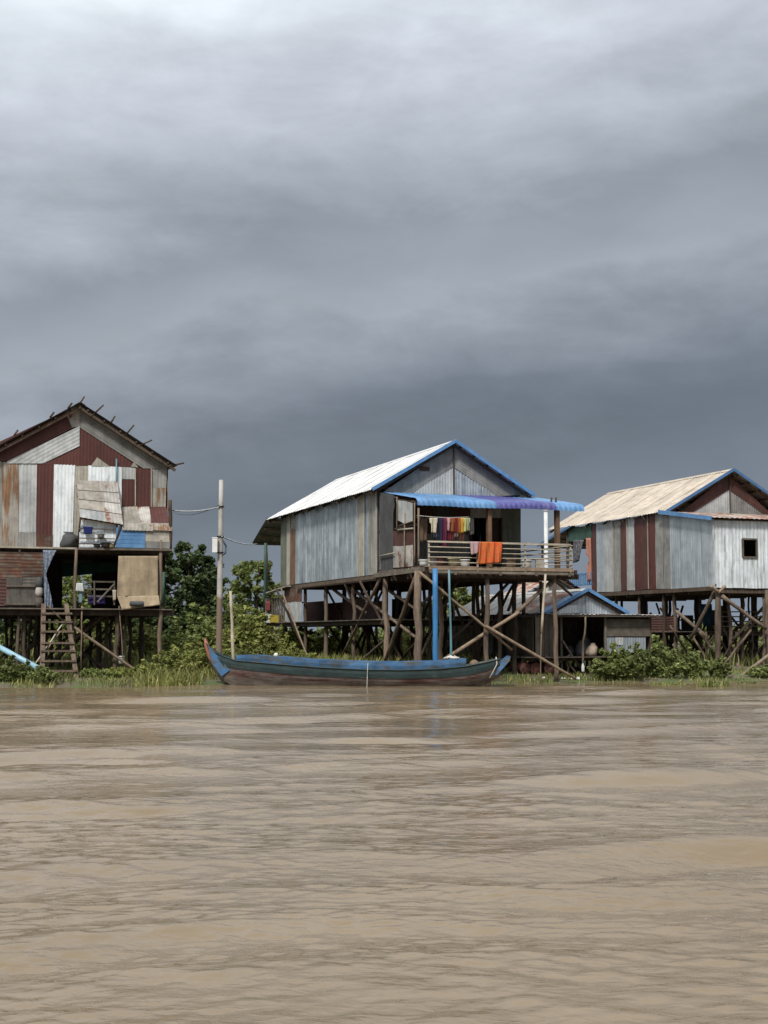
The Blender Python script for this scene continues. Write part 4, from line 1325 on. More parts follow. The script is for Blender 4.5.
    fb((422, 605), (440, 585), 0.6, 1.5, 0.05, 'wood_dark')
    fb((508, 611), (519, 577), 1.9, 1.9, 0.05, 'wood_dark')
    fb((555, 580), (572, 596), 2.6, 2.6, 0.05, 'wood_dark')
    sb((416, 576), (385, 662), -0.1, 0.07, 'wood_post')
    sb((382, 575), (340, 660), -0.05, 0.06, 'wood_post')
    sb((350, 587), (415, 637), 0.3, 0.06, 'wood_post')
    sb((387, 589), (420, 612), 0.4, 0.05, 'wood_post')
    sb((357, 598), (394, 640), 1.6, 0.06, 'wood_dark')
    sb((333, 589), (366, 613), 0.2, 0.06, 'wood_dark')
    sb((330, 628), (352, 662), 1.5, 0.05, 'wood_dark')
    sb((272, 630), (296, 662), 1.4, 0.045, 'wood_dark')
    sb((400, 662), (415, 643), 1.0, 0.05, 'wood_dark')
    sb((360, 662), (385, 640), 0.2, 0.05, 'wood_post')
    sb((281, 588), (309, 660), -0.5, 0.035, 'wood_light', -0.9)
    for k in range(20):
        v = random.uniform(2, 13)
        u = random.uniform(0.3, 3.0)
        log('brace', root, (u, v, 0.4), (u + random.choice((-1, 1)) * random.uniform(0.8, 1.6), v + random.uniform(-1, 1), zf - 0.3), 0.05, 0.045, 'wood_dark', 0.02, 6)
    # ---- lower platform under the rear rooms
    va, vb = H.S(396, 621, 0)[0], H.S(264, 621, 0)[0]
    va = H.S(383, 621, 0)[0]
    zp = H.S(320, 622, 0)[1]
    m = MB()
    m.beam((0.0, va, zp - 0.07), (0.0, vb, zp - 0.07), 0.12, 0.14)
    m.beam((1.6, va, zp - 0.07), (1.6, vb, zp - 0.07), 0.12, 0.14)
    m.beam((4.0, va, zp - 0.07), (4.0, vb, zp - 0.07), 0.12, 0.14)
    low = m.build('lower_platform', 'wood_dark', root)
    v = va
    while v < vb:
        plank('plank', low, (-0.15, v + 0.12, zp + 0.018), (4.2, v + 0.12, zp + 0.018), 0.23, 0.03, 'wood_board')
        v += 0.25
    lw = frame_part(H, 'lower_wall', [((0.02, H.S(304, 600, 0)[0], zp + 0.75), (0.02, H.S(287, 600, 0)[0], zp + 0.75), 0.05, 0.05)])
    def Z(pts, mat, u=0.0, off=0.02):
        sheet(lw, H.Sp(pts, u), H.side(u), mat, off=off, amp=0.008)
    zq = H.S(296, 602, 0)[1]
    for i, (a, b) in enumerate(((287, 292.5), (292.5, 298), (298, 304))):
        va_, vb_ = sv(b), sv(a)
        sheet(lw, [(va_, zq), (vb_, zq), (vb_, zf - 0.25), (va_, zf - 0.25)], H.side(0), 'rust_heavy', off=0.05 + 0.01 * i)
        sheet(lw, [(va_, zp + 0.05), (vb_, zp + 0.05), (vb_, zq), (va_, zq)], H.side(0), 'galv_pale', off=0.05 + 0.01 * i)
    for a, b, z_top in ((304, 325, zp + 0.85), (325, 345, zp + 0.75), (345, 366, zp + 0.85), (366, 383, zp + 0.7)):
        va_, vb_ = H.S(b, 610, 1.3)[0], H.S(a, 610, 1.3)[0]
        sheet(lw, [(va_, zp + 0.04), (vb_, zp + 0.04), (vb_, z_top), (va_, z_top)], H.side(1.3), 'maroon_worn', off=0.0)
    va_, vb_ = H.S(414, 610, 2.8)[0], H.S(392, 610, 2.8)[0]
    sheet(lw, [(va_, zp + 0.0), (vb_, zp + 0.0), (vb_, zp + 0.85), (va_, zp + 0.85)], H.side(2.8), 'maroon_worn')
    plank('wall_rail', lw, (2.85, va_, zp + 0.02), (2.85, vb_, zp + 0.02), 0.06, 0.08, 'wood_dark')
    # ---- rear verandah under a lean-to
    vp, zpv = H.S(266, 545, 0.0)
    stilt(H, 0.0, vp, H.S(266, 543, 0)[1], 0.085, 'wood_dark', rt=0.05)
    a, b = H.S(266, 543, -0.02), H.S(266, 612, -0.02)
    log('painted_post', root, (-0.03, vp - 0.02, a[1]), (-0.03, vp - 0.02, b[1]), 0.062, 0.068, 'green_paint', 0.004, 8, 3)
    stilt(H, 4.8, vp, H.S(266, 543, 0)[1], 0.09, 'wood_dark')
    e0, e1 = H.S(270, 519, 0), H.S(255.5, 543.5, 0)
    m = MB()
    for t in (0.04, 0.34, 0.64, 0.95):
        m.beam((-0.05, lerp(e0[0], e1[0], t), lerp(e0[1], e1[1], t) - 0.07), (Wd, lerp(e0[0], e1[0], t), lerp(e0[1], e1[1], t) - 0.07), 0.06, 0.08)
    lt = m.build('lean_to_roof', 'wood_light', root)
    L_ = math.hypot(e1[0] - e0[0], e1[1] - e0[1])
    Vv = Vector((0, (e1[0] - e0[0]) / L_, (e1[1] - e0[1]) / L_))
    for i in range(6):
        a, b = lerp(-0.15, Wd + 0.1, i / 6), lerp(-0.15, Wd + 0.1, (i + 1) / 6)
        sheet(lt, [(a, -0.1), (b, -0.1), (b, L_), (a, L_)], ((0, e0[0], e0[1]), (1, 0, 0), tuple(Vv), (0, -Vv.z, Vv.y)), 'galv_old', off=0.003 * (i % 2), amp=0.012, pitch=0.19)
    a, b = H.S(262, 593, -0.4), H.S(282, 586, -0.4)
    plank('shelf_board', root, (-0.12, a[0], a[1]), (-0.12, b[0], b[1]), 0.25, 0.04, 'galv_beige')
    vv0, vv1 = H.S(285, 610, 0)[0], H.S(266, 610, 0)[0]
    zr_ = H.S(275, 599, 0)[1]
    m = MB()
    m.beam((0, vv0, zr_), (0, vv1, zr_), 0.04, 0.05)
    vr_ = m.build('verandah_rail', 'wood_dark', root)
    for i in range(9):
        v = lerp(vv0, vv1 - 0.1, i / 8)
        plank('slat', vr_, (-0.03, v, zp), (-0.03, v, zr_ + 0.04), 0.03, 0.16, 'wood_board', up=(0, 1, 0))
    fb2 = [((0.0, vv1 - 0.3, zp - 0.1), (0.0, vv0, zp - 1.1))]
    for p, q in fb2:
        log('brace', root, p, q, 0.04, 0.04, 'wood_dark', 0.01, 6)

    def Wp(px, py, v):
        u, z = H.F(px, py, v)
        return H.W(u, v, z)
    nrm = -A2
    # ---- washing
    la, lb = H.F(417, 515.5, 1.0), H.F(469, 517, 1.0)
    m = MB()
    pts = [(lerp(la[0], lb[0], t), 1.0, lerp(la[1], lb[1], t) - 0.04 * math.sin(math.pi * t)) for t in np.linspace(0, 1, 10)]
    m.tube([H.W(*p) for p in pts], 0.012, 5)
    tag(m.build('washing_line', 'rope', smooth=True), 'thin washing line stretched across the middle house porch', 'washing line')
    G_ = 'washing on the porch line'
    gs = [(429.5, 437.5, 518, 533, 'shirt', (0.52, 0.47, 0.36), 'cream shirt at the left end of the porch washing line'),
          (438.5, 443, 518, 545, 'trousers', (0.035, 0.03, 0.06), 'dark navy trousers hanging second on the porch washing line'),
          (442.0, 447, 518, 548, 'dress', (0.13, 0.025, 0.055), 'long dark magenta dress on the porch washing line'),
          (446.5, 450.5, 518, 531, 'shirt', (0.50, 0.30, 0.30), 'pale pink top on the porch washing line, right of the magenta dress'),
          (450, 454.5, 518, 532, 'shirt', (0.26, 0.10, 0.04), 'rust brown top in the middle of the porch washing line'),
          (454, 457.5, 518, 533, 'shirt', (0.22, 0.025, 0.03), 'dark red top in the middle of the porch washing line'),
          (457, 460.5, 518, 534, 'shirt', (0.30, 0.13, 0.04), 'ochre brown top on the porch washing line, left of the orange one'),
          (460, 463.5, 518, 533, 'shirt', (0.62, 0.32, 0.05), 'orange yellow top on the porch washing line'),
          (463, 466.8, 518, 532, 'shirt', (0.52, 0.50, 0.20), 'pale yellow green top on the porch washing line'),
          (466, 469.5, 518, 531, 'shirt', (0.30, 0.33, 0.22), 'grey green top at the right end of the porch washing line')]
    gs2 = [(420, 427, 519, 541, 'cloth', (0.20, 0.14, 0.10), 'brown cloth hanging behind the left end of the washing line'),
           (433, 439, 519, 538, 'shirt', (0.10, 0.12, 0.16), 'slate shirt hanging behind the cream shirt'),
           (447.5, 453, 519, 541, 'cloth', (0.24, 0.05, 0.07), 'crimson cloth hanging behind the pink top'),
           (453.5, 458, 519, 537, 'shirt', (0.36, 0.30, 0.24), 'beige shirt hanging behind the dark red top'),
           (459, 464, 519, 542, 'cloth', (0.16, 0.07, 0.05), 'dark brown cloth hanging behind the orange yellow top'),
           (470, 473.5, 519, 534, 'shirt', (0.42, 0.40, 0.36), 'off white shirt hanging behind the right end of the washing line')]
    m = MB()
    pts = [(lerp(la[0], lb[0] + 0.35, t), 1.5, lerp(la[1], lb[1], t) + 0.0 - 0.05 * math.sin(math.pi * t)) for t in np.linspace(0, 1, 10)]
    m.tube([H.W(*p) for p in pts], 0.01, 5)
    tag(m.build('washing_line', 'rope', smooth=True), 'second thin washing line behind the first on the middle house porch', 'washing line')
    for i, (xa, xb, ya, yb, nm, c, lab) in enumerate(gs2):
        cloth(nm, [Wp(xa, ya - 1, 1.47), Wp(xb, ya - 1, 1.47), Wp(xb, yb, 1.47), Wp(xa, yb + 1, 1.47)], cloth_mat('washing_rear_%d' % i, c), nu=10, nv=10, wave=0.035, freq=1.9, thick=0.03,
              label=lab, cat=nm, group=G_, seed=30 + i, normal=nrm)
    for i, (xa, xb, ya, yb, nm, c, lab) in enumerate(gs):
        if nm == 'trousers':
            shp = None
        elif nm == 'dress':
            shp = lambda t: (0.2 - 0.2 * t, 0.8 + 0.2 * t)
        else:
            shp = lambda t: (0.0, 1.0) if t < 0.38 else (0.16, 0.84)
        cloth(nm, [Wp(xa, ya, 0.97), Wp(xb, ya, 0.97), Wp(xb, yb, 0.97), Wp(xa, yb, 0.97)], cloth_mat('washing_%d' % i, c), nu=10, nv=10, wave=0.035, freq=1.8, thick=0.03,
              label=lab, cat=nm, group=G_, seed=i, normal=nrm, shape=shp)
    # cloths over the rail
    cloth('orange_cloth', [Wp(479, 541.8, -0.1), Wp(502, 542.3, -0.1), Wp(501, 562.5, -0.12), Wp(477.5, 564.5, -0.12)],
          material('cloth_orange', (0.52, 0.085, 0.02), (0.42, 0.14, 0.035), (14, 14, 14), rough=0.9, vary=0.02, dirt=0.2, detail=2, lo=0.45, hi=0.6), nu=30, nv=16, wave=0.05, freq=3.3, thick=0.03,
          label='bright orange patterned cloth draped over the porch railing', cat='cloth', normal=nrm, seed=4)
    cloth('pink_cloth', [Wp(470, 541.6, -0.1), Wp(479.3, 541.8, -0.1), Wp(478.5, 553, -0.12), Wp(471, 555, -0.12)],
          cloth_mat('cloth_pink', (0.42, 0.29, 0.30)), nu=10, nv=8, wave=0.025, freq=2, thick=0.03,
          label='pale pink cloth draped over the porch railing left of the orange one', cat='cloth', normal=nrm, seed=6)
    for px, v, r, h, mt, lab in ((454, 0.5, 0.15, 0.26, 'plastic_cream', 'cream plastic basin on the porch below the washing'),
                                 (423.5, 0.35, 0.11, 0.19, 'plastic_white', 'white bucket at the left corner of the porch'),
                                 (526.5, 0.8, 0.13, 0.27, 'plastic_white', 'white bucket on the porch right of the orange cloth')):
        u = H.F(px, 560, v)[0]
        bucket('bucket', H.W(u, v, zf - 0.027), r, h, mt, lab, handle=h < 0.25 or px > 500, group='buckets on the porch')
    for px, v, r, h, mt, lab in ((433, 1.3, 0.16, 0.34, 'metal_pot', 'dented steel pot on the porch floor under the cream shirt'),
                                 (441, 0.6, 0.12, 0.30, 'drum_rust', 'brown clay jar on the porch left of the cream basin'),
                                 (465, 0.7, 0.13, 0.24, 'plastic_white', 'grey white tub on the porch behind the pink cloth'),
                                 (511, 0.9, 0.14, 0.30, 'wood_light', 'wicker basket on the porch between the orange cloth and the white bucket')):
        u = H.F(px, 560, v)[0]
        bucket(lab.split()[1] if lab.split()[1] in ('basket',) else 'container', H.W(u, v, zf - 0.027), r, h, mt, lab, 'container', handle=False, group='containers on the porch', flare=1.1)
    u = H.F(540, 556, 0.9)[0]
    m = MB()
    c = H.W(u, 0.95, zf - 0.027)
    m.box((c.x - 0.12, c.y - 0.12, c.z), (c.x + 0.12, c.y + 0.12, c.z + 0.30))
    m.box((c.x - 0.13, c.y - 0.13, c.z + 0.30), (c.x + 0.13, c.y + 0.13, c.z + 0.33))
    tag(m.build('storage_box', 'galv_beige'), 'small beige lidded box on the porch near its right post', 'box')
    # things on the rear verandah edge
    for px, mt, lab, nm in ((265.5, 'plastic_white', 'white rectangular tub at the outer edge of the rear verandah', 'tub'), (272, 'plastic_yellow', 'yellow rectangular tub on the rear verandah edge', 'tub')):
        v = H.S(px, 615, -0.2)[0]
        c = H.W(-0.02, v, zp + 0.034)
        e = empty(nm, c, YAW)
        tag(e, lab, 'tub')
        mm = MB()
        w, d, h = (0.16, 0.32, 0.34) if px < 270 else (0.18, 0.3, 0.28)
        for s_ in (-1, 1):
            mm.beam((s_ * w, -d, h / 2), (s_ * w, d, h / 2), 0.02, h)
            mm.beam((-w, s_ * d, h / 2), (w, s_ * d, h / 2), 0.02, h)
        mm.box((-w, -d, 0), (w, d, 0.02))
        mm.build('body', mt, e)
        mm = MB()
        for s_ in (-1, 1):
            mm.beam((s_ * (w + 0.01), -d - 0.02, h), (s_ * (w + 0.01), d + 0.02, h), 0.04, 0.03)
        mm.build('rim', mt, e)
    cloth('red_cloth', [H.W(-0.12, *H.S(266, 602, -0.12)), H.W(-0.12, *H.S(270, 601, -0.12)), H.W(-0.12, *H.S(270, 611, -0.12)), H.W(-0.12, *H.S(266, 611, -0.12))],
          cloth_mat('cloth_red', (0.25, 0.06, 0.06)), nu=8, nv=6, wave=0.02, label='faded red cloth hanging on the rear verandah post of the middle house', cat='cloth')
    # bamboo pole hung under the deck corner
    a, b, c = H.F(545.5, 574, -0.25), H.F(541.5, 633, -0.25), H.F(540, 679, -0.25)
    o = log('bamboo_pole', None, H.W(a[0], -0.25, a[1]), H.W(b[0], -0.25, b[1]), 0.035, 0.04, 'bamboo', 0.006, 7, 4)
    tag(o, 'upright pale bamboo pole under the right corner of the porch', 'pole')
    o = log('mooring_stake', None, H.W(b[0], -0.25, b[1] + 0.02), H.W(c[0], -0.25, ground_z(*H.W(c[0], -0.25, 0).xy) - 0.15), 0.022, 0.018, 'wood_light', 0.006, 6, 4)
    tag(o, 'thin wooden stake standing on the bank directly under the bamboo pole', 'stake')
    return H


HM = build_middle_house()


# ================================================================== right house
def build_right_house():
    H = House('stilt_house', 'stilt house with beige roof and maroon-striped side at the right edge', 11.67, 50.2)
    root = H.root
    Wd, vw, vr = 5.4, 3.2, 12.3
    zf = H.S(690, 586.5, 0)[1]
    uc, zc = H.F(733, 469.5, vw - 0.3)
    ul, zl = H.F(665.5, 511.5, vw - 0.3)
    ur, zr = uc + (uc - ul), zl
    zt = zl + (0 - ul) * (zc - zl) / (uc - ul) - 0.1
    sv = lambda px, u=0.0: H.S(px, 560, u)[0]
    roof = gable_roof(H, ul, ur, uc, vw - 0.33, 12.6, zl, zr, zc, 'roof_beige', fascia='blue_paint')
    # gable
    wall = frame_part(H, 'gable_wall', [((uc, vw + 0.06, zt), (uc, vw + 0.06, zc - 0.2), 0.08, 0.08), ((0, vw + 0.06, zt), (Wd, vw + 0.06, zt), 0.06, 0.09)])
    def S(pts, mat, off=0.0, rib=(0, 1), amp=0.009):
        return sheet(wall, pts, H.front(vw), mat, rib=rib, off=off, amp=amp)
    ax, az = uc, zc - 0.15
    sl, sr = (1, (zc - zl) / (uc - ul)), (1, -(zc - zr) / (ur - uc))
    zm = H.F(733, 490, vw)[1]
    zb = zt - 0.35
    k = (zm - zb) / ((zc - zl) / (uc - ul))
    S([(0.15, zb), (ax, az), (ax, zm), (ax - k, zb)], 'maroon_worn', 0.015, rib=sl)
    S([(ax, zm), (ax, az), (Wd - 0.15, zb), (ax + k, zb)], 'maroon_worn', 0.015, rib=sr)
    S([(ax - k, zb), (ax, zm), (ax, zb)], 'galv_pale')
    S([(ax, zm), (ax + k, zb), (ax, zb)], 'galv_old')
    plank('batten', wall, (ax, vw - 0.06, zb), (ax, vw - 0.06, az), 0.05, 0.03, 'wood_dark')
    # striped side wall
    wl = frame_part(H, 'left_wall', [((0.05, vw, zt - 0.05), (0.05, sv(592), zt - 0.05), 0.07, 0.09), ((0.05, 0, zf), (0.05, sv(592), zf), 0.07, 0.09)])
    stripes = [(591.5, 597, 'maroon_worn'), (597, 604, 'galv_blue'), (604, 614, 'galv_pale'), (614, 621, 'galv_old'), (621, 628, 'maroon_worn'), (628, 635, 'galv_pale'),
               (635, 642, 'maroon'), (642, 649, 'maroon_worn'), (649, 656, 'maroon'), (656, 663.5, 'galv_old'), (663.5, 671, 'galv_old')]
    for i, (a, b, mt) in enumerate(stripes):
        va, vb = sv(b), sv(a)
        z0 = zf - 0.02 + random.uniform(-0.03, 0.03)
        sheet(wl, [(va, z0), (vb, z0), (vb, zt), (va, zt)], H.side(0), mt, off=0.006 * (i % 2), amp=0.009, pitch=0.12)
        if i in (2, 4, 7):
            plank('batten', wl, (-0.04, va, z0), (-0.04, va, zt), 0.03, 0.03, 'galv_beige')
    zs = H.S(690, 516, 0)[1]
    zpf = H.F(716, 519, 0)[1]
    vp = sv(671)
    for i in range(4):
        a, b = lerp(0.0, vp, i / 4), lerp(0.0, vp, (i + 1) / 4)
        ta, tb = lerp(zpf, zt - 0.05, a / vw), lerp(zpf, zt - 0.05, b / vw)
        sheet(wl, [(a, zf - 0.06), (b, zf - 0.06), (b, tb), (a, ta)], H.side(0), 'galv_blue', off=0.012 + 0.005 * (i % 2), amp=0.011, pitch=0.15)
    # enclosed front with a window
    fw = frame_part(H, 'front_wall', [((0, 0.06, zf), (Wd, 0.06, zf), 0.06, 0.09), ((0, 0.06, zpf - 0.06), (Wd, 0.06, zpf - 0.06), 0.06, 0.09)])
    wa, wz1 = H.F(742, 539, 0)
    wb, wz0 = H.F(756.5, 557.5, 0)
    top = zpf
    k = 7
    us = sorted([0, 0.75, wa, wb, wb + 0.75, wb + 1.5, wb + 2.25, Wd])
    for i in range(len(us) - 1):
        a, b = us[i], us[i + 1]
        if b - a < 0.02:
            continue
        if abs(a - wa) < 1e-6:
            sheet(fw, [(a, zf - 0.1), (b, zf - 0.1), (b, wz0), (a, wz0)], H.front(0), 'galv_streak', off=0.01, amp=0.011, pitch=0.15)
            sheet(fw, [(a, wz1), (b, wz1), (b, top), (a, top)], H.front(0), 'galv_streak', off=0.01, amp=0.011, pitch=0.15)
        else:
            sheet(fw, [(a, zf - 0.1), (b, zf - 0.1), (b, top), (a, top)], H.front(0), 'galv_streak', off=0.004 * (i % 2), amp=0.011, pitch=0.15)
    m = MB()
    for p, q in (((wa, wz0), (wb, wz0)), ((wa, wz1), (wb, wz1)), ((wa, wz0), (wa, wz1)), ((wb, wz0), (wb, wz1))):
        m.beam((p[0], -0.03, p[1]), (q[0], -0.03, q[1]), 0.06, 0.06)
    m.build('window_frame', 'wood_board', fw)
    plank('corner_board', fw, (-0.03, -0.03, zf - 0.1), (-0.03, -0.03, zpf), 0.05, 0.05, 'galv_pale')
    # porch roof
    m = MB()
    for t in (0.03, 0.5, 0.97):
        m.beam((-0.1, lerp(-0.1, vw, t), lerp(zpf, zt - 0.06, t) - 0.03), (Wd + 0.1, lerp(-0.1, vw, t), lerp(zpf, zt - 0.06, t) - 0.03), 0.05, 0.05)
    pr = m.build('porch_roof', 'wood_dark', root)
    d = Vector((0, vw - 0.05 + 0.25, zt + 0.0 - zpf - 0.0))
    L_ = d.length
    d /= L_
    for i in range(7):
        a, b = lerp(-0.2, Wd + 0.2, i / 7), lerp(-0.2, Wd + 0.2, (i + 1) / 7)
        sheet(pr, [(a, 0), (b, 0), (b, L_), (a, L_)], ((0, -0.25, zpf + 0.0), (1, 0, 0), tuple(d), (0, -d.z, d.y)), 'roof_rust', off=0.03 + 0.004 * (i % 2), amp=0.012, pitch=0.19)
    plank('fascia_board', pr, (-0.24, -0.27, zpf + 0.0), (-0.24, vw + 0.1, zt + 0.02), 0.03, 0.15, 'blue_awning')
    # remaining walls, floor
    wr = frame_part(H, 'right_wall', [((Wd - 0.05, 0, zf), (Wd - 0.05, vr, zf), 0.07, 0.09)])
    for i in range(14):
        a, b = lerp(0, vr, i / 14), lerp(0, vr, (i + 1) / 14)
        sheet(wr, [(a, zf), (b, zf), (b, min(zt, lerp(zpf, zt, b / vw))), (a, min(zt, lerp(zpf, zt, a / vw)))], H.right(Wd), 'galv_old')
    vb_ = sv(592)
    wb_ = frame_part(H, 'rear_wall', [((0, vb_ - 0.03, zf), (Wd, vb_ - 0.03, zf), 0.06, 0.09)])
    for i in range(6):
        a, b = lerp(0.9, Wd, i / 6), lerp(0.9, Wd, (i + 1) / 6)
        sheet(wb_, [(a, zf), (b, zf), (b, zt), (a, zt)], ((0, vb_, 0), (1, 0, 0), (0, 0, 1), (0, 1, 0)), 'galv_old')
    m = MB()
    m.box((0.03, 0.1, zf - 0.12), (Wd - 0.05, vr, zf - 0.03))
    for v in np.arange(0.1, vr, 1.5):
        m.beam((-0.05, v, zf - 0.2), (Wd + 0.05, v, zf - 0.2), 0.09, 0.15)
    m.beam((-0.06, -0.05, zf - 0.12), (-0.06, vr, zf - 0.12), 0.1, 0.14)
    m.build('floor', 'wood_dark', root)
    # rear open verandah: green fascia, blue balusters, lean-to
    va, vb = sv(592), sv(568)
    zg0, zg1 = H.S(580, 540, 0)[1], zt
    m = MB()
    m.box((-0.02, va, zg0), (0.02, vb, zg1 - 0.05))
    m.build('fascia_panel', 'green_paint', root)
    stilt(H, 0.0, vb, zt - 0.1, 0.09, 'wood_dark')
    zb0, zb1 = H.S(578, 586, 0)[1], H.S(578, 574, 0)[1]
    bl = MB()
    bl.beam((0, va, zb1), (0, vb, zb1), 0.05, 0.05)
    bl.beam((0, va, zb0 + 0.04), (0, vb, zb0 + 0.04), 0.05, 0.05)
    blr = bl.build('balustrade', 'blue_awning', root)
    for i in range(12):
        v = lerp(va + 0.05, vb, i / 11)
        plank('baluster', blr, (0.0, v, zb0), (0.0, v, zb1 + 0.02), 0.05, 0.05, 'blue_awning')
    # lean-to behind, sloping down to the left rear
    p0, p1 = H.S(572, 527, 0), H.S(541, 546, 0)
    L_ = math.hypot(p1[0] - p0[0], p1[1] - p0[1])
    Vv = Vector((0, (p1[0] - p0[0]) / L_, (p1[1] - p0[1]) / L_))
    m = MB()
    for t in (0.05, 0.3, 0.55, 0.8, 0.97):
        m.beam((-0.05, lerp(p0[0], p1[0], t), lerp(p0[1], p1[1], t) - 0.07), (Wd, lerp(p0[0], p1[0], t), lerp(p0[1], p1[1], t) - 0.07), 0.06, 0.08)
    lt = m.build('lean_to_roof', 'wood_light', root)
    for i in range(7):
        a, b = lerp(-0.15, Wd, i / 7), lerp(-0.15, Wd, (i + 1) / 7)
        sheet(lt, [(a, -0.1), (b, -0.1), (b, L_), (a, L_)], ((0, p0[0], p0[1]), (1, 0, 0), tuple(Vv), (0, -Vv.z, Vv.y)), 'galv_old', off=0.003 * (i % 2), amp=0.012, pitch=0.19)
    plank('fascia_board', lt, (-0.18, p0[0] - 0.1, p0[1]), (-0.18, p1[0], p1[1]), 0.03, 0.10, 'blue_paint')
    for u in (0.0, 2.6, 5.2):
        stilt(H, u, p1[0] - 0.15, p1[1] - 0.05, 0.07, 'wood_dark')
    # stilts
    def G(px, v):
        return H.F(px, 620, v)[0]
    for px, v, r, mt in ((718, -0.1, 0.16, 'wood_post'), (674.5, 2.9, 0.10, 'wood_post'), (730, 1.0, 0.09, 'wood_post'), (742, 1.6, 0.12, 'wood_dark'), (764, 0.2, 0.09, 'wood_post'),
                         (768, -0.1, 0.15, 'wood_post'), (700, 3.2, 0.11, 'wood_dark'), (753, 3.0, 0.1, 'wood_dark')):
        stilt(H, G(px, v), v, zf - 0.15, r, mt)
    for v in (3.4, 5.4, 7.4, 9.4, 11.4):
        for u in (0.1, 1.4, 2.7, 4.0, 5.3):
            stilt(H, u + random.uniform(-0.1, 0.1), v + random.uniform(-0.2, 0.2), zf - 0.2, 0.09, 'wood_dark')
    def fb(a, b, va, vb, r, mt='wood_post'):
        pa, pb = H.F(*a, va), H.F(*b, vb)
        log('brace', root, (pa[0], va, pa[1]), (pb[0], vb, pb[1]), r, r * 0.85, mt, 0.02, 6, 5)
    fb((722, 596), (766, 629), -0.3, -0.3, 0.075, 'wood_post')
    fb((716, 590), (690, 640), -0.1, 0.8, 0.07, 'wood_post')
    fb((676, 611), (706, 636), 2.4, 1.5, 0.07, 'wood_post')
    fb((737, 680), (775, 650), -4.6, -3.2, 0.07, 'wood_light')
    fb((733, 640), (768, 602), 0.7, 0.7, 0.06, 'wood_dark')
    fb((733, 650), (756, 620), 1.3, 1.3, 0.06, 'wood_post')
    fb((700, 632), (712, 650), 0.9, 0.9, 0.05, 'wood_post')
    fb((702, 650), (716, 634), 1.3, 1.2, 0.05, 'wood_dark')
    fb((736, 664), (752, 680), -0.2, -0.6, 0.08, 'wood_post')
    fb((711, 586), (718, 592), -0.25, -0.25, 0.06, 'wood_light')
    fb((725, 586), (718, 593), -0.25, -0.25, 0.06, 'wood_light')
    for k in range(16):
        v = random.uniform(1.5, 9)
        u = random.uniform(0.2, 4.2)
        log('brace', root, (u, v, random.uniform(0.3, 1.0)), (u + random.choice((-1, 1)) * random.uniform(0.8, 1.7), v + random.uniform(-0.6, 0.6), random.uniform(2.0, zf - 0.3)), 0.05, 0.045, 'wood_dark', 0.02, 6)
    # cross rails between the rear stilts seen below
    zl0 = H.F(740, 632, 2.0)[1]
    m = MB()
    for v in (1.8, 4.2, 6.6):
        m.beam((0.1, v, zl0 - 0.07), (Wd, v, zl0 - 0.07), 0.1, 0.12)
    low = m.build('lower_platform', 'wood_dark', root)
    for i in range(22):
        plank('plank', low, (0.0, 1.75 + i * 0.24, zl0 + 0.01), (Wd + 0.1, 1.75 + i * 0.24, zl0 + 0.01), 0.22, 0.03, 'wood_board')
    for i, dz in enumerate((0.2, 0.38, 0.56, 0.74)):
        log('rail', low, (1.2, 1.85, zl0 + dz), (Wd, 1.85, zl0 + dz + 0.02), 0.025, 0.025, 'wood_light', 0.006, 6, 3)
    for i in range(6):
        a, b = lerp(0.1, 4.5, i / 6), lerp(0.1, 4.5, (i + 1) / 6)
        sheet(low, [(2.6 + a, zl0 + 0.03), (2.6 + b, zl0 + 0.03), (2.6 + b, zl0 + 0.6), (2.6 + a, zl0 + 0.6)], H.side(0.15), 'maroon_worn', rib=(1, 0))
    lr = frame_part(H, 'lower_rear_wall', [((0.1, 7.2, zl0 + 0.5), (Wd, 7.2, zl0 + 0.5), 0.05, 0.06)])
    for i in range(9):
        if i in (2, 6):
            continue
        a, b = lerp(0.1, Wd, i / 9), lerp(0.1, Wd, (i + 1) / 9) - random.uniform(0, 0.12)
        tz = zl0 + random.uniform(0.5, 1.15)
        sheet(lr, [(a, zl0 - 0.1), (b, zl0 - 0.1), (b, tz), (a, tz)], H.front(7.15), random.choice(['maroon_worn', 'wood_dark', 'rust_heavy', 'tarp_grey']), off=0.01)
    for i in range(10):
        u = lerp(0.3, Wd, i / 9)
        stilt(H, u, random.uniform(0.6, 2.6), zf - 0.2 if i % 2 else zl0, 0.06, 'wood_dark')
    for i in range(14):
        v = random.uniform(0.3, 3.0)
        u = random.uniform(0.0, 4.4)
        d = random.choice((-1, 1)) * random.uniform(0.6, 1.3)
        log('brace', root, (u, v, 0.25), (u + d, v + random.uniform(-0.3, 0.3), zl0 + random.uniform(-0.2, 0.3)), 0.045, 0.04, random.choice(['wood_dark', 'wood_post']), 0.02, 6)

    def Wp(px, py, v):
        u, z = H.F(px, py, v)
        return H.W(u, v, z)
    cloth('blue_tarp', [Wp(700, 604, 2.2), Wp(712, 604, 2.2), Wp(714, 625, 2.2), Wp(703, 626, 2.2)], cloth_mat('tarp_deepblue', (0.02, 0.055, 0.085)), nu=10, nv=8, wave=0.05,
          label='dark blue tarp hanging between the stilts of the right house', cat='tarp', normal=-A2)
    # curtains of the rear verandah
    def Sx(px, py):
        v, z = H.S(px, py, -0.04)
        return H.W(-0.04, v, z)
    cloth('grey_curtain', [Sx(573.5, 540), Sx(584, 540), Sx(578, 561), Sx(573.5, 563)], 'curtain_grey', nu=14, nv=14, wave=0.06, freq=3, label='grey striped curtain gathered in the rear verandah of the right house', cat='curtain', seed=2)
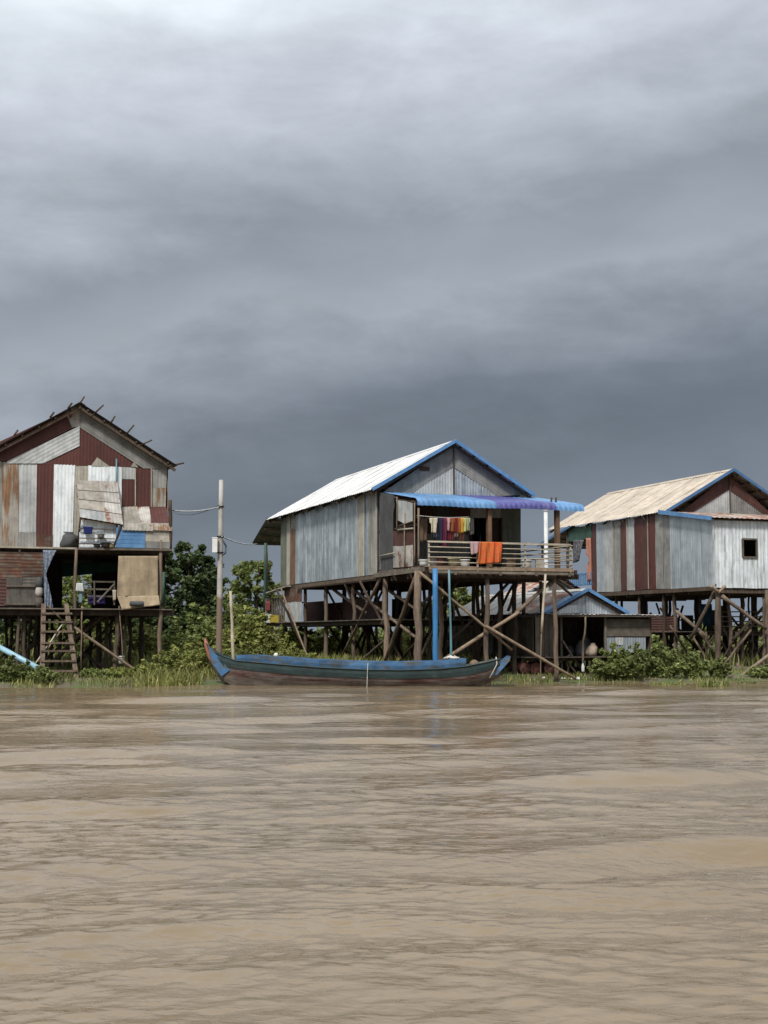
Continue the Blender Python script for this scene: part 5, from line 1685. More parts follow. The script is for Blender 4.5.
    cloth('orange_curtain', [Sx(586, 538), Sx(590.5, 538), Sx(591.5, 580), Sx(588, 582)], 'curtain_pink', nu=10, nv=16, wave=0.06, freq=2, label='salmon pink curtain hanging beside the striped side of the right house', cat='curtain', seed=9,
          shape=lambda t: (0.0, 1.0) if t < 0.4 else ((0.35, 1.0) if t < 0.6 else (0.0, 0.9)))
    return H


HR = build_right_house()


# ================================================================== low house behind and low shed in front
def build_low_house():
    O = at(585, 600, 47.6)
    H = House('low_house', 'low house with blue-edged gable and rust-streaked roof behind the porch stilts', O.x, O.y)
    root = H.root
    hw = 1.55
    zc = H.F(585, 589.5, 0)[1]
    ze = H.F(543, 613, 0)[1]
    L = 8.4
    zf = 0.75
    roof = gable_roof(H, -hw, hw, 0.0, -0.2, L, ze, ze, zc, 'roof_grey', width=0.7, fascia='blue_awning')
    kids = [o for o in roof.children if o.name.startswith('sheet')]
    for o in kids:
        vloc = (o.location + roof.location).y
        if vloc < 2.6 and o.location.x < 0:
            o.data.materials.clear()
            o.data.materials.append(MATS['roof_rust' if vloc > 0.6 else 'blue_paint'])
    wall = frame_part(H, 'front_wall', [((-hw + 0.2, 0.05, ze), (hw - 0.2, 0.05, ze), 0.06, 0.07)])
    sheet(wall, [(-hw + 0.15, ze - 0.05), (0, ze - 0.05), (0, zc - 0.08), (-hw + 0.15, ze + 0.02)], H.front(0), 'galv_blue', off=0.01)
    sheet(wall, [(0, ze - 0.05), (hw - 0.15, ze - 0.05), (hw - 0.15, ze + 0.02), (0, zc - 0.08)], H.front(0), 'galv_blue', off=0.02)
    sheet(wall, H.Fp([(556, 606), (580, 605), (580, 613), (556, 613)], 0), H.front(0), 'galv_bright', off=0.045)
    for i in range(4):
        a, b = lerp(-hw + 0.2, hw - 0.2, i / 4), lerp(-hw + 0.2, hw - 0.2, (i + 1) / 4)
        sheet(wall, [(a, zf), (b, zf), (b, ze - 0.05), (a, ze - 0.05)], H.front(0), 'galv_old')
    for nm, u, pl in (('left_wall', -hw + 0.25, H.side), ('right_wall', hw - 0.25, H.right)):
        w = frame_part(H, nm, [((u + (0.04 if u < 0 else -0.04), 0, ze - 0.1), (u + (0.04 if u < 0 else -0.04), L - 0.2, ze - 0.1), 0.05, 0.06)])
        mts = ['galv_blue', 'galv_old', 'galv_blue', 'tarp_grey', 'tarp_grey', 'galv_blue', 'galv_old', 'rust_streaked', 'rust_patchy']
        for i in range(9):
            a, b = lerp(0, L - 0.2, i / 9), lerp(0, L - 0.2, (i + 1) / 9)
            sheet(w, [(a, zf), (b, zf), (b, ze + 0.05), (a, ze + 0.05)], pl(u), mts[i], off=0.006 * (i % 2), pitch=0.15)
    w = frame_part(H, 'rear_wall', [((-hw + 0.25, L - 0.25, ze - 0.1), (hw - 0.25, L - 0.25, ze - 0.1), 0.05, 0.06)])
    for i in range(4):
        a, b = lerp(-hw + 0.25, hw - 0.25, i / 4), lerp(-hw + 0.25, hw - 0.25, (i + 1) / 4)
        sheet(w, [(a, zf), (b, zf), (b, ze + 0.1), (a, ze + 0.1)], ((0, L - 0.2, 0), (1, 0, 0), (0, 0, 1), (0, 1, 0)), 'galv_old')
    m = MB()
    m.box((-hw + 0.1, 0.02, zf - 0.12), (hw - 0.1, L - 0.1, zf - 0.02))
    m.build('floor', 'wood_dark', root)
    for u in (-hw + 0.3, 0, hw - 0.3):
        for v in (0.3, 2.9, 5.5, 8.0):
            stilt(H, u, v, zf - 0.1, 0.08, 'wood_dark')
    # blue slatted fence piece by its rear corner
    p = at(474, 646, 52.5)
    return H


def build_far_house():
    O = at(556, 610, 60)
    H = House('low_house', 'farther low house with a red rusted roof showing above the grey one', O.x, O.y)
    zc, ze = H.F(556, 575, 0)[1], H.F(515, 596, 0)[1]
    hw = 1.7
    gable_roof(H, -hw, hw, 0.0, -0.2, 2.2, ze, ze, zc, 'roof_rust', width=0.7)
    wall = frame_part(H, 'front_wall', [((-hw + 0.2, 0.05, ze), (hw - 0.2, 0.05, ze), 0.06, 0.07)])
    for i in range(5):
        a, b = lerp(-hw + 0.2, hw - 0.2, i / 5), lerp(-hw + 0.2, hw - 0.2, (i + 1) / 5)
        ta, tb = [zc - 0.12 - abs(t) / hw * (zc - ze) for t in (a, b)]
        sheet(wall, [(a, 0.8), (b, 0.8), (b, tb), (a, ta)], H.front(0), 'galv_old')
    w = frame_part(H, 'left_wall', [((-hw + 0.28, 0, ze), (-hw + 0.28, 2.0, ze), 0.05, 0.06)])
    for i in range(6):
        a, b = lerp(0, 2.0, i / 6), lerp(0, 2.0, (i + 1) / 6)
        sheet(w, [(a, 0.8), (b, 0.8), (b, ze + 0.1), (a, ze + 0.1)], H.side(-hw + 0.25), 'galv_old')
    w = frame_part(H, 'right_wall', [((hw - 0.28, 0, ze), (hw - 0.28, 2.0, ze), 0.05, 0.06)])
    for i in range(6):
        a, b = lerp(0, 2.0, i / 6), lerp(0, 2.0, (i + 1) / 6)
        sheet(w, [(a, 0.8), (b, 0.8), (b, ze + 0.1), (a, ze + 0.1)], H.right(hw - 0.25), 'galv_old')
    for u in (-hw + 0.3, 0, hw - 0.3):
        for v in (0.3, 1.8):
            stilt(H, u, v, 0.85, 0.08, 'wood_dark')
    m = MB()
    m.box((-hw + 0.2, 0.02, 0.7), (hw - 0.2, 2.0, 0.8))
    m.build('floor', 'wood_dark', H.root)


def build_shed():
    O = at(532, 630, 44.6)
    H = House('open_shed', 'open-fronted low wooden shed with flat roof beside the leafy bushes', O.x, O.y, 'shed')
    root = H.root
    zf = H.F(590, 656, 0)[1]
    zt = H.F(600, 617, 0)[1]
    U = lambda px: H.F(px, 630, 0)[0]
    ue = U(651)
    # roof
    m = MB()
    for v in (0.0, 1.0, 2.0):
        m.beam((U(534), v, zt + 0.02), (ue + 0.05, v, zt + 0.03), 0.06, 0.07)
    roof = m.build('roof', 'wood_dark', root)
    ua = U(553)
    k = 5
    for i in range(k):
        a, b = lerp(ua, ue + 0.15, i / k), lerp(ua, ue + 0.15, (i + 1) / k)
        sheet(roof, [(a, -0.35), (b + 0.03, -0.35), (b + 0.03, 2.1), (a, 2.1)], ((0, 0, zt + 0.075), (1, 0, 0), (0, 1, 0.02), (0, 0, 1)), ['galv_old', 'rust_patchy', 'rust_heavy', 'galv_old', 'rust_patchy'][i], off=0.005 * (i % 2), amp=0.012, pitch=0.15)
    plank('edge_beam', roof, (ua - 0.1, -0.3, zt + 0.035), (ue + 0.18, -0.3, zt + 0.035), 0.05, 0.06, 'wood_board')
    # walls
    fw = frame_part(H, 'front_wall', [((U(605), 0.0, zf), (U(605), 0.0, zt), 0.06, 0.06), ((ue - 0.03, 0.0, zf), (ue - 0.03, 0.0, zt), 0.06, 0.06)])
    zb = [H.F(620, y, 0)[1] for y in (619, 627.5, 636.5)]
    for i in range(2):
        m = MB()
        m.box((U(605), -0.06, zb[i + 1] + 0.006), (U(649), -0.035, zb[i]))
        m.build('board', 'wood_board', fw)
    sheet(fw, H.Fp([(605, 637), (645, 637), (645, 652), (605, 653)], 0), H.front(0), 'galv_blue', off=0.03)
    sheet(fw, H.Fp([(614, 637.5), (622, 637.5), (622, 645), (614, 645)], 0), H.front(0), 'galv_pale', off=0.05)
    m = MB()
    bw = (U(558) - U(535)) / 5
    for i in range(5):
        mm = MB()
        mm.box((U(535) + i * bw, -0.03 - 0.006 * (i % 2), zf), (U(535) + (i + 1) * bw - 0.012, 0.0, zt - 0.02))
        mm.build('board', 'wood_board', fw)
    for nm, u in (('left_wall', U(534)), ('right_wall', ue)):
        w = frame_part(H, nm, [((u, 0.05, zt - 0.05), (u, 2.0, zt - 0.05), 0.05, 0.06)])
        for i in range(4):
            mm = MB()
            mm.box((u - 0.02, 0.05 + i * 0.49, zf), (u + 0.015, 0.05 + i * 0.49 + 0.47, zt))
            mm.build('board', 'wood_board', w)
    w = frame_part(H, 'rear_wall', [((U(534), 2.05, zt - 0.05), (ue, 2.05, zt - 0.05), 0.05, 0.06)])
    for i in range(8):
        a, b = lerp(U(534), ue, i / 8), lerp(U(534), ue, (i + 1) / 8)
        mm = MB()
        mm.box((a, 2.08, zf), (b - 0.01, 2.11, zt))
        mm.build('board', 'wood_dark', w)
    # posts at the opening and floor
    for px in (560, 604):
        plank('post', root, (U(px), -0.08, zf - 0.5), (U(px), -0.08, zt + 0.02), 0.06, 0.06, 'wood_board')
    log('prop', root, (U(577), -0.35, zf - 0.35), (U(581), -0.3, zt + 0.02), 0.04, 0.03, 'wood_light', 0.05, 6, 6)
    fl = MB()
    for v in (-0.1, 1.0, 2.0):
        fl.beam((U(520), v, zf - 0.1), (ue, v, zf - 0.1), 0.08, 0.1)
    floor = fl.build('floor', 'wood_dark', root)
    for i in range(12):
        plank('plank', floor, (U(519) + random.uniform(-0.1, 0.1), -0.3 + i * 0.2, zf - 0.03), (ue + random.uniform(-0.1, 0.05), -0.3 + i * 0.2, zf - 0.03), 0.18, 0.03, 'wood_board')
    for px in (521, 545, 566, 590, 615, 640):
        for v in (-0.05, 1.9):
            stilt(H, U(px), v, zf - 0.1, 0.055, 'wood_post')
    for a, b in (((562, 640), (580, 668)), ((566, 660), (578, 676)), ((545, 655), (562, 672)), ((570, 655), (545, 672))):
        pa, pb = H.F(*a, -0.15), H.F(*b, -0.15)
        log('brace', root, (pa[0], -0.15, pa[1]), (pb[0], -0.15, pb[1]), 0.035, 0.03, 'wood_post', 0.01, 6, 3)
    # drums afloat under the floor
    for i, (px, lab) in enumerate(((523, 'red rusty drum under the shed floor, leftmost of three'), (533, 'red rusty drum under the shed floor, middle one of three'), (547, 'brownish drum under the shed floor, rightmost of three'))):
        c = H.W(U(px), 0.25, 0)
        z = ground_z(c.x, c.y)
        e = empty('drum', (c.x, c.y, z - 0.03), YAW + R(90))
        tag(e, lab, 'drum', 'drums under the shed')
        mm = MB()
        prof = [(0.0, -0.42), (0.19, -0.42), (0.20, -0.40), (0.185, -0.38), (0.185, -0.14), (0.20, -0.12), (0.185, -0.10), (0.185, 0.10), (0.20, 0.12), (0.185, 0.14), (0.185, 0.38), (0.20, 0.40), (0.19, 0.42), (0.0, 0.42)]
        mm.lathe(prof, (0, 0, 0), 14)
        mm.v = [(z_, y_, 0.2 - x_) for (x_, y_, z_) in mm.v]
        mm.build('body', 'drum_rust', e, smooth=True)
        mm = MB()
        mm.lathe([(0, 0), (0.03, 0), (0.03, 0.02), (0, 0.02)], (0, 0, 0), 8)
        mm.v = [(-0.42 - z_, y_ + 0.09, x_ + 0.2) for (x_, y_, z_) in mm.v]
        mm.build('bung', 'metal_dark', e)
    # sacks and clutter inside
    for i, (px, v, r, h, mt, lab) in enumerate(((597, 0.35, 0.17, 0.42, 'plastic_cream', 'pale sack slumped at the right of the shed opening'),
                                               (590, 0.6, 0.2, 0.5, 'tarp_grey', 'dark grey sack inside the shed opening'),
                                               (599, 0.9, 0.15, 0.7, 'curtain_grey', 'tall grey bundle at the back of the shed opening'),
                                               (584, 0.9, 0.18, 0.34, 'metal_dark', 'low black bundle inside the shed, left of the sacks'))):
        c = H.W(U(px), v, zf - 0.015)
        m = MB()
        m.lathe([(0.02, 0), (r, 0.01), (r * 1.15, h * 0.3), (r * 0.95, h * 0.7), (r * 0.45, h * 0.93), (r * 0.5, h), (0.0, h)], tuple(c), 11)
        o = m.build('sack', mt if i else cloth_mat('sack_pale', (0.50, 0.40, 0.31)), smooth=True)
        for vtx in o.data.vertices:
            vtx.co.x += 0.03 * math.sin(vtx.co.z * 9 + i) + 0.02 * math.sin(vtx.co.y * 14)
        tag(o, lab, 'sack' if 'sack' in lab else 'bundle')
    # white float hanging in front
    p = H.W(U(576.5), -0.4, 0)
    z = H.F(576.5, 672, -0.4)[1]
    e = empty('plastic_bottle', (p.x, p.y, max(z, ground_z(p.x, p.y))))
    tag(e, 'white plastic bottle standing at the foot of the shed prop', 'bottle')
    m = MB()
    m.lathe([(0, 0), (0.045, 0), (0.05, 0.03), (0.05, 0.18), (0.02, 0.26), (0.02, 0.29), (0, 0.29)], n=10)
    m.build('body', 'plastic_white', e, smooth=True)
    m = MB()
    m.lathe([(0, 0.28), (0.026, 0.28), (0.026, 0.32), (0, 0.32)], n=10)
    m.build('cap', 'blue_paint', e)
    # litter along the bank
    r = random.Random(4)
    labs = ['white foam scrap on the bank by the brace foot', 'white plastic bag on the grass edge below the shed', 'pale crumpled wrapper on the bank, second from the stake',
            'small white cup lying on the bank below the shed posts', 'flat pale scrap on the bank, rightmost of the litter']
    for i, px in enumerate((544, 556, 563, 572, 578)):
        c = at(px, 679.5 + r.uniform(-1.5, 1), 43.6)
        gz = ground_z(c.x, c.y)
        m = MB()
        n = 7
        pts = []
        w, h = r.uniform(0.07, 0.14), r.uniform(0.03, 0.07)
        for a in range(n):
            q = a / n * 6.283
            pts.append((c.x + w * math.cos(q) * r.uniform(0.7, 1.2), c.y + w * 0.7 * math.sin(q), gz + r.uniform(0.0, 0.02)))
        top = [(c.x + (x - c.x) * 0.55, c.y + (y - c.y) * 0.55, gz + h * r.uniform(0.8, 1.3)) for x, y, z in pts]
        m.add(pts + top + [(c.x, c.y, gz + h * 1.1)], [(a, (a + 1) % n, n + (a + 1) % n, n + a) for a in range(n)] + [(n + a, n + (a + 1) % n, 2 * n) for a in range(n)])
        tag(m.build('litter', 'plastic_white'), labs[i], 'litter', 'litter on the bank')


build_low_house()
build_far_house()
build_shed()


# ================================================================== poles and cables
def stained_concrete(h):
    """concrete with the brown flood mark up to a height of h"""
    m = MATS['concrete'].copy()
    m.name = 'flood_stained_concrete'
    nt = m.node_tree
    bs = nt.nodes['Principled BSDF']
    src = bs.inputs['Base Color'].links[0].from_socket
    g = N(nt, 'ShaderNodeNewGeometry')
    z = N(nt, 'ShaderNodeSeparateXYZ', {0: g.outputs['Position']})
    nz = N(nt, 'ShaderNodeTexNoise', {'Vector': g.outputs['Position'], 'Scale': 5.0})
    ad = N(nt, 'ShaderNodeMath', {0: z.outputs['Z'], 1: nz.outputs[0]}, operation='ADD')
    mr = N(nt, 'ShaderNodeMapRange', {'Value': ad.outputs[0], 'From Min': h + 0.3, 'From Max': h + 0.7})
    mx = N(nt, 'ShaderNodeMix', {0: mr.outputs[0]}, data_type='RGBA')
    mx.inputs[6].default_value = (0.17, 0.125, 0.09, 1)
    nt.links.new(src, mx.inputs[7])
    nt.links.new(mx.outputs[2], bs.inputs['Base Color'])
    MATS[m.name] = m
    return m.name


def build_poles():
    b = at(218.5, 682, 42.3)
    t = at(220.6, 480, 42.3)
    e = empty('utility_pole', (b.x, b.y, ground_z(b.x, b.y) - 0.3))
    tag(e, 'tall grey concrete utility pole behind the bow of the long boat', 'pole')
    base = Vector(e.location)
    m = MB()
    ts = np.linspace(0, 1, 9)
    m.tube([Vector((0, 0, 0)).lerp(Vector((0.02, 0, t.z - base.z)), k) for k in ts], [lerp(0.105, 0.065, k) for k in ts], 10)
    m.build('shaft', stained_concrete(2.6), e, smooth=True)
    m = MB()
    p = at(215, 545, 42.1) - base
    m.box((p.x - 0.075, p.y - 0.06, p.z - 0.22), (p.x + 0.075, p.y + 0.06, p.z + 0.2))
    m.box((p.x - 0.085, p.y - 0.07, p.z + 0.2), (p.x + 0.085, p.y + 0.07, p.z + 0.225))
    m.build('meter_box', 'plastic_white', e)
    m = MB()
    for zz in (at(220, 537, 42.2).z, at(220, 507, 42.2).z, at(220, 553, 42.2).z):
        m.lathe([(0.10, 0), (0.108, 0), (0.108, 0.04), (0.10, 0.04)], (0.01, 0, zz - base.z), 10)
    for k in range(2):
        pts = [at(222 + k, 540, 42.15) - base, at(225.5 + k, 546, 42.15) - base, at(225 + k, 553, 42.15) - base, at(222, 556, 42.15) - base]
        m.tube(pts, 0.012, 5)
    o = m.build('band_and_wiring', 'metal_dark', e, smooth=True)
    o['kind'] = 'stuff'

    def cable(name, p, q, sag, r, mat, label, n=16):
        m = MB()
        m.tube([Vector(p).lerp(Vector(q), k) - Vector((0, 0, sag * 4 * k * (1 - k))) for k in np.linspace(0, 1, n)], r, 5)
        tag(m.build(name, mat, smooth=True), label, 'cable')
    cable('cable', at(219, 507, 42.2), at(165, 509, 44.5), 0.10, 0.022, 'cable_pale', 'pale thick cable running from the concrete pole to the left house')
    cable('cable', at(219, 505, 42.25), at(150, 497, 60), 0.5, 0.010, 'cable_dark', 'thin dark cable running left from the top of the concrete pole')
    cable('cable', at(222, 536.5, 42.2), at(257, 544, 58.5), 0.1, 0.022, 'cable_pale', 'pale cable sagging from the concrete pole to the rear eave of the middle house')
    # mooring stick in the bow
    a, b = at(230.5, 591, 40.3), at(235.3, 672, 40.3)
    o = log('mooring_pole', None, (b.x, b.y, -0.5), a, 0.055, 0.04, 'bamboo', 0.012, 7, 7)
    tag(o, 'slim pale wooden pole standing at the bow of the long boat', 'pole')
    # white post far behind
    a, b = at(546, 511, 58), at(547, 640, 58)
    e = empty('concrete_post', (b.x, b.y, ground_z(b.x, b.y) - 0.3))
    tag(e, 'tall white post rising behind the right end of the porch', 'post')
    m = MB()
    h = a.z - e.location.z
    m.tube([(0, 0, 0), (0, 0, h * 0.5), (0, 0, h)], [0.10, 0.09, 0.08], 10)
    m.build('shaft', 'white_paint', e, smooth=True)
    m = MB()
    m.lathe([(0.0, 0), (0.10, 0), (0.10, 0.06), (0.0, 0.09)], (0, 0, h - 0.02), 10)
    m.build('cap', 'concrete', e)


build_poles()


# ================================================================== the long boat
def build_boat():
    Yc = 40.45
    st = [206, 210, 216, 224, 236, 250, 280, 320, 360, 400, 440, 466, 485, 500]
    rim = [643, 648, 652.5, 656.5, 660.5, 661.7, 664.5, 667.5, 669.5, 670.2, 669, 666.3, 662.5, 659]
    gb = [645, 653.5, 661, 666.5, 669, 670.5, 673.5, 676.5, 678, 679, 678, 675.5, 671.5, 666]
    rb = [647, 657.5, 667.5, 673.5, 677, 678.5, 680.5, 682.5, 684, 684.5, 683.7, 681, 677, 670.5]
    kb = [650, 661, 672, 681, 688, 691, 693, 694, 694, 694, 693, 690, 685, 676.5]
    hb = [0.03, 0.08, 0.17, 0.28, 0.42, 0.52, 0.64, 0.70, 0.72, 0.72, 0.68, 0.60, 0.50, 0.40]
    x0 = at(358, 680, Yc).x
    root = empty('long_boat', (x0, Yc, 0))
    tag(root, 'long narrow wooden boat with blue top plank and green side moored along the bank', 'boat')
    base = Vector((x0, Yc, 0))

    def pt(px, py, h, side):
        P = at(px, py, Yc - h)
        return Vector((P.x - x0, side * h, P.z))

    def strake(tops, bots, ht, hbm, mat, name, i0=0, i1=None, thick=0.03, side=-1):
        m = MB()
        idx = list(range(len(st)))[i0:i1]
        rows = []
        for i in idx:
            a, b = pt(st[i], tops[i], ht[i], side), pt(st[i], bots[i], hbm[i], side)
            # station x follows the rim so strakes share their ends
            b.x = a.x = (a.x + b.x) / 2
            inn = Vector((0, -side * min(thick, max(0.008, ht[i] * 0.6)), 0))
            mid = a.lerp(b, 0.5) + Vector((0, side * 0.012, 0))
            rows.append([a, mid, b, b + inn, a + inn])
        k = 5
        pts = [p for r_ in rows for p in r_]
        fs = []
        for r_ in range(len(rows) - 1):
            for c in range(k):
                fs.append((r_ * k + c, r_ * k + (c + 1) % k, (r_ + 1) * k + (c + 1) % k, (r_ + 1) * k + c))
        fs.append(tuple(range(k)))
        fs.append(tuple((len(rows) - 1) * k + c for c in range(k))[::-1])
        m.add(pts, fs)
        return m.build(name, mat, root)

    h1 = hb
    h2 = [x * 0.95 for x in hb]
    h3 = [x * 0.84 for x in hb]
    h4 = [x * 0.55 for x in hb]
    for side in (-1, 1):
        g = strake(rim, gb, [x + 0.015 for x in h1], [x + 0.015 for x in h2], 'boat_green', 'strake', side=side)
        strake(gb, rb, h2, h3, 'boat_red', 'strake', side=side)
        strake(rb, kb, h3, h4, 'boat_hull', 'strake', side=side)
        # blue wash-board
        wb = [655, 655, 655, 655, 655, 654.8, 656.6, 659.6, 661.4, 662, 661, 658.6, 0, 0]
        strake(wb, rim, [x + 0.03 for x in h1], [x + 0.005 for x in h1], 'boat_blue', 'wash_board', 4, 12, thick=0.035, side=side)
        # rubbing strip
        m = MB()
        m.tube([pt(st[i], rim[i], hb[i] + 0.03, side) for i in range(len(st))], 0.018, 5)
        m.build('rubbing_strip', 'boat_green', root)
    # bow panel and tip
    for side in (-1, 1):
        m = MB()
        q = [(207.6, 645.5), (213, 650.5), (221, 660), (230, 670), (221.5, 676.5), (212, 663)]
        hs = [0.10, 0.17, 0.28, 0.36, 0.24, 0.11]
        a = [pt(x, y, h, side) + Vector((0, side * 0.0, 0)) for (x, y), h in zip(q, hs)]
        b = [p + Vector((0, -side * 0.05, 0)) for p in a]
        m.add(a + b, [tuple(range(6)), tuple(range(6, 12))[::-1]] + [(i, (i + 1) % 6, 6 + (i + 1) % 6, 6 + i) for i in range(6)])
        m.build('bow_panel', 'boat_blue', root)
    m = MB()
    m.tube([pt(204.8, 638.5, 0, 1), pt(206.5, 645, 0, 1), pt(210, 656, 0, 1), pt(214.5, 668, 0, 1)], [0.03, 0.07, 0.08, 0.06], 8)
    m.build('stem_tip', 'boat_tip', root, smooth=True)
    m = MB()
    m.tube([pt(214, 666, 0, 1), pt(222, 679, 0, 1), pt(236, 689, 0, 1)], [0.05, 0.06, 0.05], 8)
    m.build('stem', 'boat_hull', root, smooth=True)
    # inside: bottom boards and thwarts
    m = MB()
    rows = [(pt(st[i], rb[i], 0, 1).x, h3[i] * 0.95, max(pt(st[i], rb[i], h3[i], 1).z, 0.05)) for i in range(3, 13)]
    m.add([(x, -h, z) for x, h, z in rows] + [(x, h, z) for x, h, z in rows], [(i, i + 1, 10 + i + 1, 10 + i) for i in range(9)])
    m.build('floor_boards', 'boat_hull', root)
    for i in (4, 6, 8, 10, 11):
        x = pt(st[i] + 3, rim[i], 0, 1).x
        z = pt(st[i], rim[i] + 1, hb[i], 1).z
        plank('thwart', root, (x, -hb[i] + 0.03, z), (x, hb[i] - 0.03, z), 0.2, 0.035, 'wood_board')
    m = MB()
    # deck over the stern
    i = 12
    a = [pt(466, 666.5, 0.58, -1), pt(500, 659.3, 0.38, -1)]
    m.add([a[0], a[1], Vector((a[1].x, 0.38, a[1].z)), Vector((a[0].x, 0.58, a[0].z))], [(0, 1, 2, 3)])
    m.add([p + Vector((0, 0, -0.03)) for p in (a[0], a[1], Vector((a[1].x, 0.38, a[1].z)), Vector((a[0].x, 0.58, a[0].z)))], [(3, 2, 1, 0)])
    m.build('stern_deck', 'wood_light', root)
    m = MB()
    z = pt(466, 658.6, 0.6, -1)
    m.box((z.x - 0.02, -0.6, pt(466, 667, 0.6, -1).z), (z.x + 0.01, 0.6, z.z))
    m.build('bulkhead', 'boat_blue', root)
    # blue stern board, leaning out
    for side in (-1, 1):
        m = MB()
        q = [(491, 675.5), (501, 661.5), (510.5, 656), (510, 660.5), (497, 675)]
        hs = [0.36, 0.40, 0.42, 0.42, 0.38]
        a = [pt(x, y, h, side) for (x, y), h in zip(q, hs)]
        b = [p + Vector((0, -side * 0.05, 0)) for p in a]
        m.add(a + b, [tuple(range(5)), tuple(range(5, 10))[::-1]] + [(i, (i + 1) % 5, 5 + (i + 1) % 5, 5 + i) for i in range(5)])
        m.build('stern_board', 'boat_blue', root)
    m = MB()
    a, b = pt(491, 675.5, 0.36, -1), pt(510, 656, 0.40, -1)
    m.add([a, b, Vector((b.x, 0.40, b.z)), Vector((a.x, 0.36, a.z))], [(0, 1, 2, 3)])
    m.add([p + Vector((-0.03, 0, 0)) for p in (a, b, Vector((b.x, 0.40, b.z)), Vector((a.x, 0.36, a.z)))], [(3, 2, 1, 0)])
    m.build('transom', 'boat_blue', root)
    # ropes
    m = MB()
    m.tube([base + pt(368, 663, 0.78, -1), base + pt(367.5, 672, 0.80, -1), base + pt(367, 685.5, 0.84, -1), base + pt(366.6, 690, 0.9, -1)], 0.014, 5)
    tag(m.build('rope', 'rope', smooth=True), 'thin pale rope hanging down the middle of the boat side', 'rope')
    m = MB()
    m.tube([base + pt(496, 657, 0.40, -1), base + pt(497, 664, 0.46, -1), base + pt(493, 672, 0.46, -1), base + pt(489.5, 678, 0.46, -1)], 0.016, 5)
    tag(m.build('rope', 'rope', smooth=True), 'pale rope looped over the stern of the long boat', 'rope')
    # floats and bundles in the boat
    p = base + pt(276, 656, 0.1, -1)
    m = MB()
    m.lathe([(0, 0), (0.05, 0.01), (0.07, 0.05), (0.06, 0.10), (0.02, 0.13), (0, 0.13)], (p.x, p.y, base.z + pt(280, 657.5, 0.2, -1).z), 10)
    tag(m.build('float', 'plastic_white', smooth=True), 'small white float resting on the boat edge left of the thin leaning pole', 'float')
    p = base + pt(470, 660, 0.25, -1)
    m = MB()
    zb = base.z + pt(466, 666, 0.58, -1).z - 0.01
    m.lathe([(0.02, 0), (0.13, 0.01), (0.15, 0.06), (0.10, 0.14), (0.03, 0.18), (0, 0.18)], (p.x + 0.12, p.y, zb), 10)
    tag(m.build('bundle', 'wood_light', smooth=True), 'pale bundle on the stern deck behind the blue plank', 'bundle')
    m = MB()
    p, q = base + pt(444, 658.5, 0.2, -1), base + pt(459, 659, 0.2, -1)
    for k in range(5):
        a = p.lerp(q, k / 5)
        m.tube([a, a.lerp(q, 0.3) + Vector((0, 0.05, 0.05 + 0.03 * (k % 2))), a.lerp(q, 0.6) + Vector((0, -0.05, 0.02)), q + Vector((0, 0, 0.01 * k))], 0.025, 5)
    o = tag(m.build('fishing_net', 'rope', smooth=True), 'pale coil of net and line lying on the boat near the teal pipe', 'net')


build_boat()


# ================================================================== plants
def leaf_cluster_mesh(centers, radii, n_per, size, squash=0.85, shell=0.55, seed=0, droop=0.0):
    """leaf-sized quads filling uneven clumps"""
    r = np.random.default_rng(seed)
    C, Rr = np.asarray(centers, float), np.asarray(radii, float)
    w = Rr ** 2
    cnt = np.maximum(20, (n_per * w / w.sum())).astype(int)
    P = []
    for c, rad, k in zip(C, Rr, cnt):
        d = r.normal(size=(k, 3))
        d /= np.linalg.norm(d, axis=1)[:, None]
        q = rad * (shell + (1 - shell) * r.random(k)) * (0.72 + 0.28 * np.sin(d[:, 0] * 5 + seed) * np.cos(d[:, 2] * 6 + rad * 9))
        q *= r.choice([1, 1, 1, 1.18], k)
        p = c + d * q[:, None] * np.array([1, 1, squash])
        P.append(p)
    P = np.concatenate(P)
    n = len(P)
    s = size * r.uniform(0.6, 1.35, n)[:, None]
    a = r.normal(size=(n, 3))
    a[:, 2] = a[:, 2] * 0.5 - droop
    a /= np.linalg.norm(a, axis=1)[:, None]
    b = np.cross(a, r.normal(size=(n, 3)))
    b /= np.linalg.norm(b, axis=1)[:, None]
    v = np.stack([P - a * s * 0.5, P + b * s * 0.26, P + a * s * 0.6, P - b * s * 0.26], 1).reshape(-1, 3)
    f = np.arange(4 * n).reshape(-1, 4)
    return v, f


